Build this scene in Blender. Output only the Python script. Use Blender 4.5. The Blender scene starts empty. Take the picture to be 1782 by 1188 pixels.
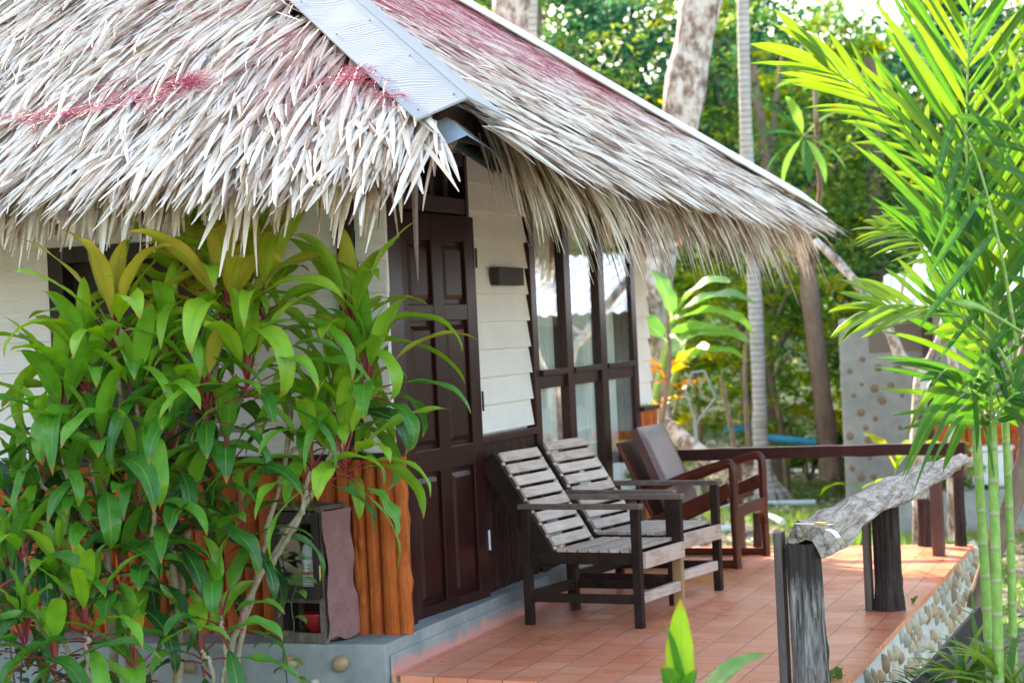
import bpy, math, random
import numpy as np
from mathutils import Vector, Matrix, Euler
rad = math.radians
random.seed(7)
RNG = np.random.default_rng(11)
scene = bpy.context.scene

# ------------------------------------------------------------------ camera
cam_d = bpy.data.cameras.new("camera")
cam = bpy.data.objects.new("camera", cam_d)
scene.collection.objects.link(cam)
scene.camera = cam
cam_d.sensor_width = 36.0
cam_d.lens = 69.56
cam_d.clip_start = 0.05
cam_d.clip_end = 2000.0
YAW, PIT, ROL = 0.3342, -0.004, 0.0473
fw = Vector((-math.sin(YAW) * math.cos(PIT), math.cos(YAW) * math.cos(PIT), math.sin(PIT)))
rt = Vector((math.cos(YAW), math.sin(YAW), 0.0))
up = rt.cross(fw)
c_, s_ = math.cos(ROL), math.sin(ROL)
rx = rt * c_ + up * s_ * -1.0
ux = up * c_ + rt * s_
rx = rt * c_ - up * s_
R = Matrix((rx, ux, -fw)).transposed()
cam.matrix_world = Matrix.Translation((3.4875, -8.16, 1.45)) @ R.to_4x4()
cam_d.dof.use_dof = True
cam_d.dof.focus_distance = 8.3
cam_d.dof.aperture_fstop = 3.2

# ------------------------------------------------------------------ light
world = bpy.data.worlds.new("World")
scene.world = world
world.use_nodes = True
nt = world.node_tree
bg = nt.nodes["Background"]
sky = nt.nodes.new("ShaderNodeTexSky")
sky.sky_type = 'NISHITA'
sky.sun_disc = False
SUN_EL, SUN_AZ = rad(28), rad(-47)      # azimuth from +Y towards +X
sky.sun_elevation = SUN_EL
sky.sun_rotation = SUN_AZ
sky.dust_density = 2.0
sky.ozone_density = 0.7
nt.links.new(sky.outputs[0], bg.inputs[0])
bg.inputs[1].default_value = 0.15
sd = Vector((math.sin(SUN_AZ) * math.cos(SUN_EL), math.cos(SUN_AZ) * math.cos(SUN_EL), math.sin(SUN_EL)))
sun_d = bpy.data.lights.new("sun", 'SUN')
sun_d.energy = 3.0
sun_d.angle = rad(0.6)
sun_d.color = (1.0, 0.93, 0.82)
sun = bpy.data.objects.new("sun", sun_d)
scene.collection.objects.link(sun)
sun.rotation_euler = sd.to_track_quat('Z', 'Y').to_euler()
scene.view_settings.view_transform = 'Standard'
scene.view_settings.look = 'None'
scene.view_settings.gamma = 1.0
scene.view_settings.exposure = 2.82
scene.view_settings.use_white_balance = True
scene.view_settings.white_balance_temperature = 7300
scene.view_settings.white_balance_tint = 10
scene.cycles.max_bounces = 6
scene.cycles.transparent_max_bounces = 6
scene.cycles.sample_clamp_indirect = 6.0

# ------------------------------------------------------------------ materials
class NT:
    def __init__(s, name):
        m = bpy.data.materials.new(name); m.use_nodes = True
        s.m = m; s.t = m.node_tree; s.n = s.t.nodes
        s.b = s.n["Principled BSDF"]; s.out = s.n["Material Output"]
    def new(s, kind, **kw):
        n = s.n.new(kind)
        for k, v in kw.items():
            if k.startswith("i_"):
                key = k[2:]
                key = int(key) if key.isdigit() else key.replace("_", " ")
                n.inputs[key].default_value = v
            else:
                setattr(n, k, v)
        return n
    def l(s, a, b): s.t.links.new(a, b)
    def ramp(s, fac, stops, interp='LINEAR'):
        r = s.new("ShaderNodeValToRGB"); r.color_ramp.interpolation = interp
        e = r.color_ramp.elements
        while len(e) < len(stops): e.new(0.5)
        for el, (p, c) in zip(e, stops):
            el.position = p; el.color = (*c, 1)
        s.l(fac, r.inputs[0]); return r.outputs[0]
    def coords(s, scale=(1, 1, 1), kind="Object"):
        tc = s.new("ShaderNodeTexCoord"); mp = s.new("ShaderNodeMapping")
        mp.inputs["Scale"].default_value = scale
        s.l(tc.outputs[kind], mp.inputs[0]); return mp.outputs[0]
    def noise(s, vec, scale, detail=5, rough=0.6, dist=0.0):
        n = s.new("ShaderNodeTexNoise")
        n.inputs["Scale"].default_value = scale; n.inputs["Detail"].default_value = detail
        n.inputs["Roughness"].default_value = rough; n.inputs["Distortion"].default_value = dist
        s.l(vec, n.inputs["Vector"]); return n.outputs[0]
    def attr(s, name):
        a = s.new("ShaderNodeAttribute"); a.attribute_name = name; return a.outputs["Fac"]
    def math(s, op, a, b=None, clamp=False):
        n = s.new("ShaderNodeMath", operation=op); n.use_clamp = clamp
        for i, v in enumerate((a, b)):
            if v is None: continue
            if isinstance(v, (int, float)): n.inputs[i].default_value = v
            else: s.l(v, n.inputs[i])
        return n.outputs[0]
    def mix(s, fac, a, b, mode='MIX'):
        n = s.new("ShaderNodeMix", data_type='RGBA', blend_type=mode)
        for i, v in ((0, fac), (6, a), (7, b)):
            if isinstance(v, (int, float)): n.inputs[i].default_value = v
            elif isinstance(v, tuple): n.inputs[i].default_value = (*v, 1) if len(v) == 3 else v
            else: s.l(v, n.inputs[i])
        return n.outputs[2]
    def bump(s, h, strength=0.4, dist=0.01):
        b = s.new("ShaderNodeBump"); b.inputs["Strength"].default_value = strength
        b.inputs["Distance"].default_value = dist
        s.l(h, b.inputs["Height"]); s.l(b.outputs[0], s.b.inputs["Normal"]); return b
    def fin(s, col, rough=0.7, spec=0.4):
        if isinstance(col, tuple): s.b.inputs["Base Color"].default_value = (*col, 1)
        else: s.l(col, s.b.inputs["Base Color"])
        if isinstance(rough, (int, float)): s.b.inputs["Roughness"].default_value = rough
        else: s.l(rough, s.b.inputs["Roughness"])
        s.b.inputs["Specular IOR Level"].default_value = spec
        return s.m
    def translucent(s, col, fac):
        tr = s.new("ShaderNodeBsdfTranslucent"); mx = s.new("ShaderNodeMixShader")
        mx.inputs[0].default_value = fac
        s.l(col, tr.inputs[0]); s.l(s.b.outputs[0], mx.inputs[1]); s.l(tr.outputs[0], mx.inputs[2])
        s.l(mx.outputs[0], s.out.inputs[0])

def m_wood(name, stops, scale=(3, 3, 40), rough=0.65, bump=0.5, bd=0.004, spec=0.35, big=3.0, kind="Object", dist=0.4):
    t = NT(name); v = t.coords(scale, kind)
    n1 = t.noise(v, 1.6, 8, 0.7, dist)
    v2 = t.coords((1, 1, 1), kind); n2 = t.noise(v2, big, 4, 0.6)
    f = t.math('ADD', t.math('MULTIPLY', n1, 0.65), t.math('MULTIPLY', n2, 0.35))
    r = t.math('ADD', f, t.math('MULTIPLY', t.math('SUBTRACT', t.attr("r"), 0.5), 0.16))
    col = t.ramp(r, stops)
    t.bump(n1, bump, bd)
    return t.fin(col, rough, spec)

M = {}
# thatch blades: bleached palm leaf
t = NT("thatch_blades")
v = t.coords((1, 1, 1))
n1 = t.noise(v, 30, 4, 0.6); n2 = t.noise(v, 1.7, 4, 0.6)
f = t.math('ADD', t.math('MULTIPLY', t.attr("r"), 0.75), t.math('MULTIPLY', n1, 0.3))
col = t.ramp(f, [(0.05, (0.09, 0.055, 0.04)), (0.22, (0.15, 0.075, 0.055)), (0.36, (0.42, 0.29, 0.20)), (0.5, (0.66, 0.53, 0.40)), (0.75, (0.80, 0.70, 0.59)), (1, (0.86, 0.79, 0.70))])
pk = t.math('MULTIPLY', t.attr("pink"), t.math('ADD', t.math('MULTIPLY', n1, 1.2), -0.1, ), True)
col = t.mix(pk, col, (0.66, 0.20, 0.24))
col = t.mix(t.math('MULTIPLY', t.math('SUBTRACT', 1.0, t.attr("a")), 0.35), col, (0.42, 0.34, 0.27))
t.bump(t.noise(t.coords((6, 6, 6)), 30, 3), 0.3, 0.003)
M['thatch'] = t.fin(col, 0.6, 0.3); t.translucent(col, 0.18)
t = NT("thatch_underlay"); M['thatch_dark'] = t.fin(t.ramp(t.noise(t.coords((3, 3, 3)), 9, 5), [(0.3, (0.03, 0.012, 0.012)), (0.7, (0.12, 0.06, 0.05))]), 0.9)
# pink net
t = NT("net_fibre"); M['net'] = t.fin(t.ramp(t.attr("r"), [(0, (0.30, 0.012, 0.055)), (1, (0.52, 0.06, 0.14))]), 0.6)

def wavy_board(name, base, k=1.0, rough_=0.55):
    t = NT(name)
    v = t.coords((1, 1, 1))
    nz = t.noise(v, 2.2, 3, 0.5)
    nzv = t.new("ShaderNodeTexNoise"); nzv.inputs["Scale"].default_value = 2.2; nzv.inputs["Detail"].default_value = 2
    t.l(v, nzv.inputs["Vector"])
    mp = t.new("ShaderNodeVectorMath", operation='MULTIPLY_ADD')
    t.l(nzv.outputs["Color"], mp.inputs[0]); mp.inputs[1].default_value = (0, 0, 0.16); t.l(v, mp.inputs[2])
    w = t.new("ShaderNodeTexWave", wave_type='BANDS', bands_direction='Z')
    w.inputs["Scale"].default_value = 34.0 / k; w.inputs["Distortion"].default_value = 3.0
    w.inputs["Detail"].default_value = 2; w.inputs["Detail Scale"].default_value = 0.7
    t.l(mp.outputs[0], w.inputs["Vector"])
    dirt = t.noise(t.coords((1, 1, 0.6)), 5, 5, 0.65)
    col = t.mix(t.math('MULTIPLY', t.math('SUBTRACT', dirt, .25, True), 0.7), base, tuple(c * 0.72 for c in base))
    col = t.mix(t.math('MULTIPLY', t.math('SUBTRACT', 1.0, w.outputs[1] if len(w.outputs) > 1 else w.outputs[0]), 0.10), col, tuple(c * 0.55 for c in base))
    t.bump(w.outputs[1] if len(w.outputs) > 1 else w.outputs[0], 0.55 if rough_ < .6 else 0.22, 0.004)
    return t.fin(col, rough_, 0.4 if rough_ < .6 else 0.08)
M['siding'] = wavy_board("painted_fibre_siding", (0.84, 0.79, 0.76))
M['ridge'] = wavy_board("painted_ridge_board", (0.35, 0.355, 0.36), 1.0, 0.85)
M['ridge_sunlit'] = wavy_board("sunlit_ridge_board", (0.78, 0.76, 0.74), 1.0, 0.7)  # sun glare on the far hip is put into this near-white colour
M['maroon'] = m_wood("dark_brown_painted_timber", [(0.25, (0.012, 0.0025, 0.003)), (0.6, (0.032, 0.007, 0.006)), (0.85, (0.085, 0.03, 0.026))], (30, 30, 2.5), 0.30, 0.35, 0.0015, 0.22, 4)
M['maroon_plank'] = m_wood("dark_brown_plank_cladding", [(0.25, (0.010, 0.003, 0.004)), (0.6, (0.040, 0.011, 0.010)), (0.9, (0.12, 0.05, 0.045))], (24, 24, 2.0), 0.4, 0.7, 0.004, 0.2, 4)
M['orange'] = m_wood("orange_varnished_slab_timber", [(0.28, (0.13, 0.025, 0.008)), (0.45, (0.34, 0.066, 0.012)), (0.58, (0.50, 0.12, 0.022)), (0.8, (0.62, 0.22, 0.06))], (52, 52, 2.6), 0.5, 1.0, 0.006, 0.2, 7, dist=1.8)
M['blackwood'] = m_wood("blackened_frame_timber", [(0.3, (0.012, 0.009, 0.008)), (0.8, (0.05, 0.035, 0.03))], (20, 20, 2), 0.6, 0.4, 0.003)
M['chair_frame'] = m_wood("weathered_dark_chair_timber", [(0.25, (0.010, 0.006, 0.005)), (0.6, (0.036, 0.021, 0.017)), (0.85, (0.13, 0.09, 0.07))], (9, 9, 9), 0.55, 0.35, 0.002, 0.12, 5)
M['chair_slat'] = m_wood("grey_weathered_chair_slats", [(0.25, (0.18, 0.11, 0.085)), (0.5, (0.50, 0.37, 0.31)), (0.8, (0.72, 0.60, 0.54))], (60, 4, 60), 0.55, 0.4, 0.002, 0.4, 7)
M['chair_arm'] = m_wood("worn_chair_armrest", [(0.25, (0.04, 0.026, 0.02)), (0.6, (0.16, 0.11, 0.09)), (0.85, (0.36, 0.29, 0.25))], (9, 9, 9), 0.5, 0.35, 0.002, 0.3, 5)
M['pale_wood'] = m_wood("pale_bare_repair_timber", [(0.2, (0.22, 0.12, 0.05)), (0.8, (0.46, 0.29, 0.15))], (20, 20, 3), 0.6, 0.3, 0.002)
M['redwood'] = m_wood("red_brown_lacquered_timber", [(0.25, (0.040, 0.009, 0.005)), (0.6, (0.10, 0.022, 0.012)), (0.85, (0.20, 0.055, 0.03))], (8, 8, 8), 0.3, 0.15, 0.001, 0.3, 4)
t = NT("brown_leatherette"); nz = t.noise(t.coords((1, 1, 1)), 160, 3); M['leather'] = t.fin(t.ramp(t.noise(t.coords((1, 1, 1)), 6, 4), [(0.3, (0.10, 0.038, 0.034)), (0.8, (0.17, 0.075, 0.066))]), 0.30, 0.55); t.bump(nz, 0.12, 0.001)
t = NT("driftwood")
v = t.coords((14, 1.4, 14)); n1 = t.noise(v, 2.2, 9, 0.72, 1.2); n2 = t.noise(t.coords((1, 1, 1)), 5, 6, 0.7)
spots = t.ramp(t.noise(t.coords((1, 1, 1)), 22, 4, 0.7), [(0.40, (0, 0, 0)), (0.5, (1, 1, 1))])
msk = t.ramp(n2, [(0.48, (1, 1, 1)), (0.58, (0, 0, 0))])
col = t.ramp(n1, [(0.32, (0.07, 0.045, 0.03)), (0.43, (0.30, 0.22, 0.17)), (0.58, (0.56, 0.46, 0.39)), (0.85, (0.70, 0.61, 0.54))])
col2 = t.mix(t.math('MULTIPLY', t.math('SUBTRACT', 1.0, spots), t.math('SUBTRACT', 1.0, msk)), col, (0.10, 0.09, 0.08))
t.bump(n1, 1.0, 0.025); M['drift'] = t.fin(col2, 0.75, 0.25)
M['charred'] = m_wood("dark_split_log", [(0.3, (0.012, 0.009, 0.008)), (0.55, (0.050, 0.036, 0.032)), (0.85, (0.16, 0.13, 0.12))], (26, 26, 2.2), 0.7, 1.0, 0.012, 0.12, 5, dist=1.0)
t = NT("weathered_log")
n1 = t.noise(t.coords((26, 26, 2.0)), 1.8, 9, 0.72, 0.9); g = t.new("ShaderNodeSeparateXYZ"); t.l(t.coords((1, 1, 1)), g.inputs[0])
lowm = t.math('MULTIPLY', t.math('SUBTRACT', t.math('ADD', g.outputs[2], t.math('MULTIPLY', t.noise(t.coords((6, 6, 2)), 3, 3), 0.25)), 0.49), 14, True)
ca = t.ramp(n1, [(0.40, (0.025, 0.018, 0.015)), (0.49, (0.17, 0.145, 0.13)), (0.66, (0.40, 0.38, 0.36))])
cb = t.ramp(n1, [(0.3, (0.012, 0.009, 0.008)), (0.7, (0.07, 0.05, 0.045))])
t.bump(n1, 1.0, 0.014); M['wlog'] = t.fin(t.mix(lowm, ca, cb), 0.65, 0.35)
M['greyplank'] = m_wood("grey_brown_weathered_plank", [(0.3, (0.03, 0.02, 0.017)), (0.6, (0.12, 0.09, 0.078)), (0.85, (0.27, 0.235, 0.21))], (30, 30, 2.5), 0.65, 0.7, 0.004)
# terracotta tiles
t = NT("terracotta_tiles")
tc = t.new("ShaderNodeTexCoord"); sp = t.new("ShaderNodeSeparateXYZ"); t.l(tc.outputs["Object"], sp.inputs[0])
cb = t.new("ShaderNodeCombineXYZ"); t.l(sp.outputs[1], cb.inputs[0])
t.l(t.math('SUBTRACT', sp.outputs[0], -0.001), cb.inputs[1])
def brick(mort, c1, c2, cm):
    b = t.new("ShaderNodeTexBrick"); b.offset = 0.5; b.offset_frequency = 2
    b.inputs["Scale"].default_value = 1; b.inputs["Brick Width"].default_value = 0.185; b.inputs["Row Height"].default_value = 0.1665
    b.inputs["Mortar Size"].default_value = mort; b.inputs["Mortar Smooth"].default_value = 0.4
    b.inputs["Color1"].default_value = (*c1, 1); b.inputs["Color2"].default_value = (*c2, 1); b.inputs["Mortar"].default_value = (*cm, 1)
    t.l(cb.outputs[0], b.inputs["Vector"]); return b
b1 = brick(0.0040, (0.74, 0.18, 0.075), (0.84, 0.29, 0.15), (0.20, 0.085, 0.06))
n1 = t.noise(t.coords((1, 1, 1)), 2.2, 7, 0.7); n2 = t.noise(t.coords((1, 1, 1)), 22, 6, 0.72)
col = t.mix(t.math('MULTIPLY', t.math('MULTIPLY', t.math('SUBTRACT', n1, 0.40), 1.4, True), t.math('SUBTRACT', 1.0, b1.outputs[1])), b1.outputs[0], (0.84, 0.42, 0.30))
col = t.mix(t.math('MULTIPLY', t.math('SUBTRACT', n2, .30, True), 1.0, True), col, (0.50, 0.15, 0.07))
t.bump(t.math('SUBTRACT', 1.0, b1.outputs[1]), 0.6, 0.003)
M['tiles'] = t.fin(col, t.math('ADD', t.math('MULTIPLY', n1, 0.40), 0.12), 0.55)
# concretes
def concrete(name, ca, cb_, stain=None, sc=4.0, bump=0.35):
    t = NT(name); n1 = t.noise(t.coords((1, 1, 1)), sc, 7, 0.65); n2 = t.noise(t.coords((1, 1, 1)), 45, 4, 0.7)
    col = t.ramp(n1, [(0.3, ca), (0.7, cb_)])
    if stain:
        g = t.new("ShaderNodeSeparateXYZ"); t.l(t.coords((1, 1, 1)), g.inputs[0])
        mk = t.math('MULTIPLY', t.math('SUBTRACT', t.math('ADD', t.math('MULTIPLY', t.noise(t.coords((1, 1, 1)), 6, 5, 0.7), 0.16), -0.022), g.outputs[2]), 34, True)
        mk2 = t.math('MULTIPLY', t.math('GREATER_THAN', g.outputs[0], 0.122), t.math('MULTIPLY', mk, .8))
        col = t.mix(mk2, col, stain)
    col = t.mix(t.math('MULTIPLY', n2, 0.25), col, tuple(c * 0.6 for c in ca))
    t.bump(t.math('ADD', t.math('MULTIPLY', n2, 0.5), n1), bump, 0.008)
    return t.fin(col, 0.8, 0.3)
M['concrete'] = concrete("grey_foundation_concrete", (0.17, 0.185, 0.185), (0.33, 0.34, 0.33), (0.62, 0.25, 0.21))
M['concrete_lt'] = concrete("pale_retaining_concrete", (0.42, 0.42, 0.37), (0.64, 0.63, 0.56))
M['plaster'] = concrete("pale_outhouse_plaster", (0.17, 0.17, 0.155), (0.36, 0.355, 0.33), None, 2.2)
t = NT("river_pebbles"); M['pebble'] = t.fin(t.mix(t.math('MULTIPLY', t.noise(t.coords((1, 1, 1)), 18, 5), 0.5), t.ramp(t.attr("r"), [(0, (0.22, 0.12, 0.06)), (0.35, (0.40, 0.26, 0.14)), (0.6, (0.52, 0.42, 0.30)), (0.85, (0.42, 0.42, 0.34)), (1, (0.25, 0.22, 0.19))]), (0.25, 0.18, 0.12)), 0.45, 0.4)
t = NT("galvanised_sheet"); n1 = t.noise(t.coords((1, 1, 1)), 14, 5, 0.7); t.b.inputs["Metallic"].default_value = 0.25; M['metal'] = t.fin(t.ramp(n1, [(0.3, (0.40, 0.50, 0.60)), (0.7, (0.66, 0.74, 0.80))]), 0.33)
t = NT("white_roof_sheet"); M['whiteroof'] = t.fin(t.ramp(t.noise(t.coords((1, 1, 1)), 3, 4), [(0.3, (0.62, 0.66, 0.70)), (0.7, (0.8, 0.83, 0.86))]), 0.35, 0.5)
t = NT("window_glass"); t.b.inputs["Base Color"].default_value = (0.85, 0.92, 0.9, 1)
gl = t.new("ShaderNodeBsdfGlossy"); gl.inputs["Roughness"].default_value = 0.015; gl.inputs["Color"].default_value = (0.95, 0.97, 1, 1)
tp = t.new("ShaderNodeBsdfTransparent"); tp.inputs["Color"].default_value = (0.94, 0.97, 0.96, 1)
lw = t.new("ShaderNodeLayerWeight"); lw.inputs[0].default_value = 0.5; fs = t.math('ADD', t.math('MULTIPLY', t.math('POWER', lw.outputs[1], 4.0), 0.95), 0.04)
mx = t.new("ShaderNodeMixShader"); t.l(t.math('ADD', fs, 0.05, True), mx.inputs[0]); t.l(tp.outputs[0], mx.inputs[1]); t.l(gl.outputs[0], mx.inputs[2]); t.l(mx.outputs[0], t.out.inputs[0])
M['glass'] = t.m
m2 = t.m.copy(); m2.name = 'cabinet_glass'; [setattr(n.inputs[1], 'default_value', 0.0) for n in m2.node_tree.nodes if n.type == 'MATH' and abs(n.inputs[1].default_value - .05) < .001]; M['glass2'] = m2
t = NT("white_curtain"); w = t.new("ShaderNodeTexWave", bands_direction='Y'); w.inputs["Scale"].default_value = 9; w.inputs["Distortion"].default_value = 2; t.l(t.coords((1, 1, 0.3)), w.inputs[0]); col = t.ramp(w.outputs[1], [(0, (0.76, 0.78, 0.74)), (1, (0.88, 0.89, 0.85))]); M['curtain'] = t.fin(col, 0.8)
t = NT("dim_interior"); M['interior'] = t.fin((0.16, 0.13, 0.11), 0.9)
t = NT("brass"); t.b.inputs["Metallic"].default_value = 1; M['brass'] = t.fin((0.62, 0.45, 0.20), 0.3)
t = NT("steel"); t.b.inputs["Metallic"].default_value = 1; M['steel'] = t.fin((0.68, 0.68, 0.66), 0.28)

def m_leaf(name, stops, mid=None, edge=None, trans=0.35, rough=0.32, vein=0.25, stalk=None, tr_boost=1.35, spots=False):
    t = NT(name)
    f = t.math('ADD', t.attr("r"), t.math('MULTIPLY', t.math('SUBTRACT', t.noise(t.coords((1, 1, 1)), 13, 5), 0.5), 0.36))
    col = t.ramp(f, stops)
    cc = t.attr("c"); ac = t.math('ABSOLUTE', cc)
    st = t.new("ShaderNodeTexWave", bands_direction='X'); st.inputs["Scale"].default_value = 3.6; st.inputs["Distortion"].default_value = 1.6; st.inputs["Detail"].default_value = 3; st.inputs["Detail Scale"].default_value = 1.5
    cx = t.new("ShaderNodeCombineXYZ"); t.l(cc, cx.inputs[0]); t.l(t.attr("a"), cx.inputs[1]); t.l(cx.outputs[0], st.inputs[0])
    col = t.mix(t.math('MULTIPLY', st.outputs[1], vein), col, (0.015, 0.05, 0.012), 'MIX')
    if edge: col = t.mix(t.math('MULTIPLY', t.math('MULTIPLY', t.math('SUBTRACT', ac, 0.84), 5.0, True), t.math('GREATER_THAN', t.attr("r"), 0.68)), col, edge)
    if edge: col = t.mix(t.math('MULTIPLY', t.math('SUBTRACT', t.attr("a"), 0.90), 9.0, True), col, (0.50, 0.22, 0.04))
    if mid: col = t.mix(t.math('MULTIPLY', t.math('SUBTRACT', 0.10, ac), 8, True), col, mid)
    if stalk: col = t.mix(t.math('LESS_THAN', t.attr("a"), 0.0), col, stalk)
    if spots:
        sp_ = t.ramp(t.noise(t.coords((1, 1, 1)), 30 if spots is True else 42, 2), [(0.70, (0, 0, 0)), (0.74, (1, 1, 1))])
        col = t.mix(t.math('MULTIPLY', sp_, 0.8), col, (0.35, 0.13, 0.03))
    t.bump(st.outputs[1], 0.6, 0.003)
    m = t.fin(col, rough, 0.08 if name in ('forest_leaf', 'sunny_yellow_green_leaf', 'bluish_forest_leaf') else 0.6)
    hs = t.new("ShaderNodeHueSaturation"); hs.inputs["Value"].default_value = tr_boost * 1.5; hs.inputs["Saturation"].default_value = 1.1; hs.inputs["Hue"].default_value = 0.485
    t.l(col, hs.inputs["Color"]); t.translucent(hs.outputs[0], trans); return m
M['ti'] = m_leaf("ti_leaf", [(0.05, (0.012, 0.075, 0.016)), (0.28, (0.06, 0.25, 0.024)), (0.50, (0.19, 0.45, 0.03)), (0.88, (0.33, 0.56, 0.04)), (1.0, (0.56, 0.44, 0.06))], (0.20, 0.34, 0.06), (0.36, 0.26, 0.03), 0.24, 0.24, 0.22, (0.34, 0.06, 0.06), 1.3, 'brown')
M['areca'] = m_leaf("areca_leaf", [(0.1, (0.02, 0.10, 0.022)), (0.5, (0.06, 0.22, 0.026)), (0.9, (0.20, 0.35, 0.035))], (0.18, 0.32, 0.07), None, 0.30, 0.33, 0.35, (0.20, 0.30, 0.08), 0.95, True)
M['jungle'] = m_leaf("forest_leaf", [(0.05, (0.008, 0.034, 0.020)), (0.4, (0.028, 0.105, 0.038)), (0.75, (0.11, 0.23, 0.045)), (1.0, (0.26, 0.34, 0.06))], None, None, 0.34, 0.75, 0.1)
M['jungle_b'] = m_leaf("bluish_forest_leaf", [(0.05, (0.010, 0.045, 0.035)), (0.4, (0.035, 0.12, 0.075)), (0.75, (0.10, 0.24, 0.11)), (1.0, (0.26, 0.40, 0.16))], None, None, 0.34, 0.75, 0.1)
M['jungle_y'] = m_leaf("sunny_yellow_green_leaf", [(0.1, (0.06, 0.15, 0.02)), (0.5, (0.15, 0.27, 0.02)), (0.9, (0.36, 0.36, 0.03))], None, None, 0.45, 0.75, 0.1)
M['banana'] = m_leaf("banana_leaf", [(0.1, (0.05, 0.20, 0.05)), (0.6, (0.16, 0.36, 0.05)), (0.95, (0.34, 0.46, 0.05))], (0.3, 0.45, 0.2), None, 0.42, 0.3, 0.35)
M['croton'] = m_leaf("orange_croton_leaf", [(0.1, (0.35, 0.12, 0.01)), (0.6, (0.62, 0.30, 0.02)), (0.95, (0.55, 0.45, 0.04))], None, None, 0.4, 0.4, 0.1)
M['teal'] = m_leaf("dark_round_leaf", [(0.1, (0.012, 0.06, 0.03)), (0.6, (0.028, 0.12, 0.05)), (0.95, (0.06, 0.20, 0.05))], None, None, 0.3, 0.35, 0.1)
M['grass'] = m_leaf("grass_blade", [(0.1, (0.04, 0.12, 0.02)), (0.6, (0.10, 0.22, 0.03)), (0.95, (0.22, 0.30, 0.05))], None, None, 0.35, 0.4, 0.1)

def m_bark(name, stops, sc=(8, 8, 3), rings=None, bump=0.8, bd=0.015, rough=0.8, patch=1.2):
    t = NT(name); n1 = t.noise(t.coords(sc), 1.5, 8, 0.7, 0.4)
    n2 = t.noise(t.coords((patch, patch, patch)), 2.0, 5, 0.7)
    f = t.math('ADD', t.math('MULTIPLY', n1, 0.55), t.math('MULTIPLY', n2, 0.45)); col = t.ramp(f, stops); h = n1
    if rings:
        w = t.new("ShaderNodeTexWave", bands_direction='Z'); w.inputs["Scale"].default_value = rings; w.inputs["Distortion"].default_value = 0.7; w.inputs["Detail"].default_value = 1
        t.l(t.coords((1, 1, 1)), w.inputs[0]); rr = t.ramp(w.outputs[1], [(0.0, (0, 0, 0)), (0.16, (1, 1, 1))])
        col = t.mix(t.math('MULTIPLY', t.math('SUBTRACT', 1.0, rr), 0.45), col, (0.12, 0.11, 0.09)); h = rr
    t.bump(h, bump, bd); return t.fin(col, rough, 0.25)
M['bark_w'] = m_bark("patchy_white_bark", [(0.38, (0.07, 0.045, 0.03)), (0.46, (0.24, 0.17, 0.13)), (0.53, (0.48, 0.42, 0.37)), (0.7, (0.62, 0.59, 0.55))], patch=3.2)
M['bark_g'] = m_bark("grey_palm_bark", [(0.3, (0.27, 0.25, 0.22)), (0.6, (0.46, 0.44, 0.40)), (0.8, (0.56, 0.54, 0.50))], (4, 4, 12), 5.0)
M['bark_b'] = m_bark("brown_bark", [(0.3, (0.09, 0.055, 0.04)), (0.6, (0.24, 0.17, 0.12)), (0.8, (0.38, 0.30, 0.24))], (10, 10, 3))
M['stem_ti'] = m_bark("pale_ringed_ti_stem", [(0.3, (0.15, 0.10, 0.06)), (0.5, (0.36, 0.29, 0.20)), (0.75, (0.52, 0.46, 0.36))], (14, 14, 40), None, 0.7, 0.004)
t = NT("green_ringed_cane"); w = t.new("ShaderNodeTexWave", bands_direction='Z'); w.inputs["Scale"].default_value = 2.6; w.inputs["Distortion"].default_value = 0.15
t.l(t.coords((1, 1, 1)), w.inputs[0]); rr = t.ramp(w.outputs[1], [(0.0, (1, 1, 1)), (0.05, (0.2, 0.2, 0.2)), (0.10, (0, 0, 0))])
n1 = t.noise(t.coords((14, 14, 8)), 1.5, 5, 0.7)
col = t.ramp(n1, [(0.3, (0.10, 0.22, 0.03)), (0.6, (0.22, 0.38, 0.08)), (0.8, (0.34, 0.36, 0.12))]); col = t.mix(t.math('MULTIPLY', rr, 0.75), col, (0.30, 0.27, 0.17))
t.bump(rr, 0.5, 0.004); M['cane'] = t.fin(col, 0.35, 0.45)
# ground
t = NT("forest_floor"); v = t.coords((1, 1, 1)); n1 = t.noise(v, 0.5, 6, 0.65); n2 = t.noise(v, 9, 6, 0.7)
col = t.ramp(n2, [(0.3, (0.10, 0.075, 0.055)), (0.5, (0.22, 0.175, 0.14)), (0.72, (0.36, 0.31, 0.26))]); g2 = t.ramp(n2, [(0.3, (0.05, 0.11, 0.025)), (0.7, (0.13, 0.22, 0.05))])
sy_ = t.new("ShaderNodeSeparateXYZ"); t.l(v, sy_.inputs[0]); fm = t.math('MULTIPLY', t.math('SUBTRACT', sy_.outputs[1], 21), 0.25, True)
t.bump(n2, 0.7, 0.03); gc = t.mix(t.ramp(n1, [(0.5, (0, 0, 0)), (0.58, (1, 1, 1))]), col, g2); M['ground'] = t.fin(t.mix(fm, gc, t.ramp(n2, [(0.35, (0.010, 0.022, 0.010)), (0.7, (0.035, 0.075, 0.02))])), 0.9, 0.1)
t = NT("dead_leaves"); M['litter'] = t.fin(t.ramp(t.attr("r"), [(0, (0.13, 0.08, 0.05)), (0.5, (0.34, 0.25, 0.18)), (0.8, (0.52, 0.44, 0.36)), (1, (0.62, 0.58, 0.52))]), 0.75)
def plain(name, c, rough=0.5, spec=0.4, var=0.25, sc=8):
    t = NT(name); n = t.noise(t.coords((1, 1, 1)), sc, 5, 0.65)
    return t.fin(t.mix(t.math('MULTIPLY', n, var * 2), c, tuple(x * 0.45 for x in c)), rough, spec)
M['bluepipe'] = plain("blue_pipe", (0.03, 0.30, 0.48), 0.4)
M['palepipe'] = plain("pale_pvc_pipe", (0.50, 0.62, 0.64), 0.4)
M['white'] = plain("white_plastic", (0.75, 0.76, 0.76), 0.4)
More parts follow.
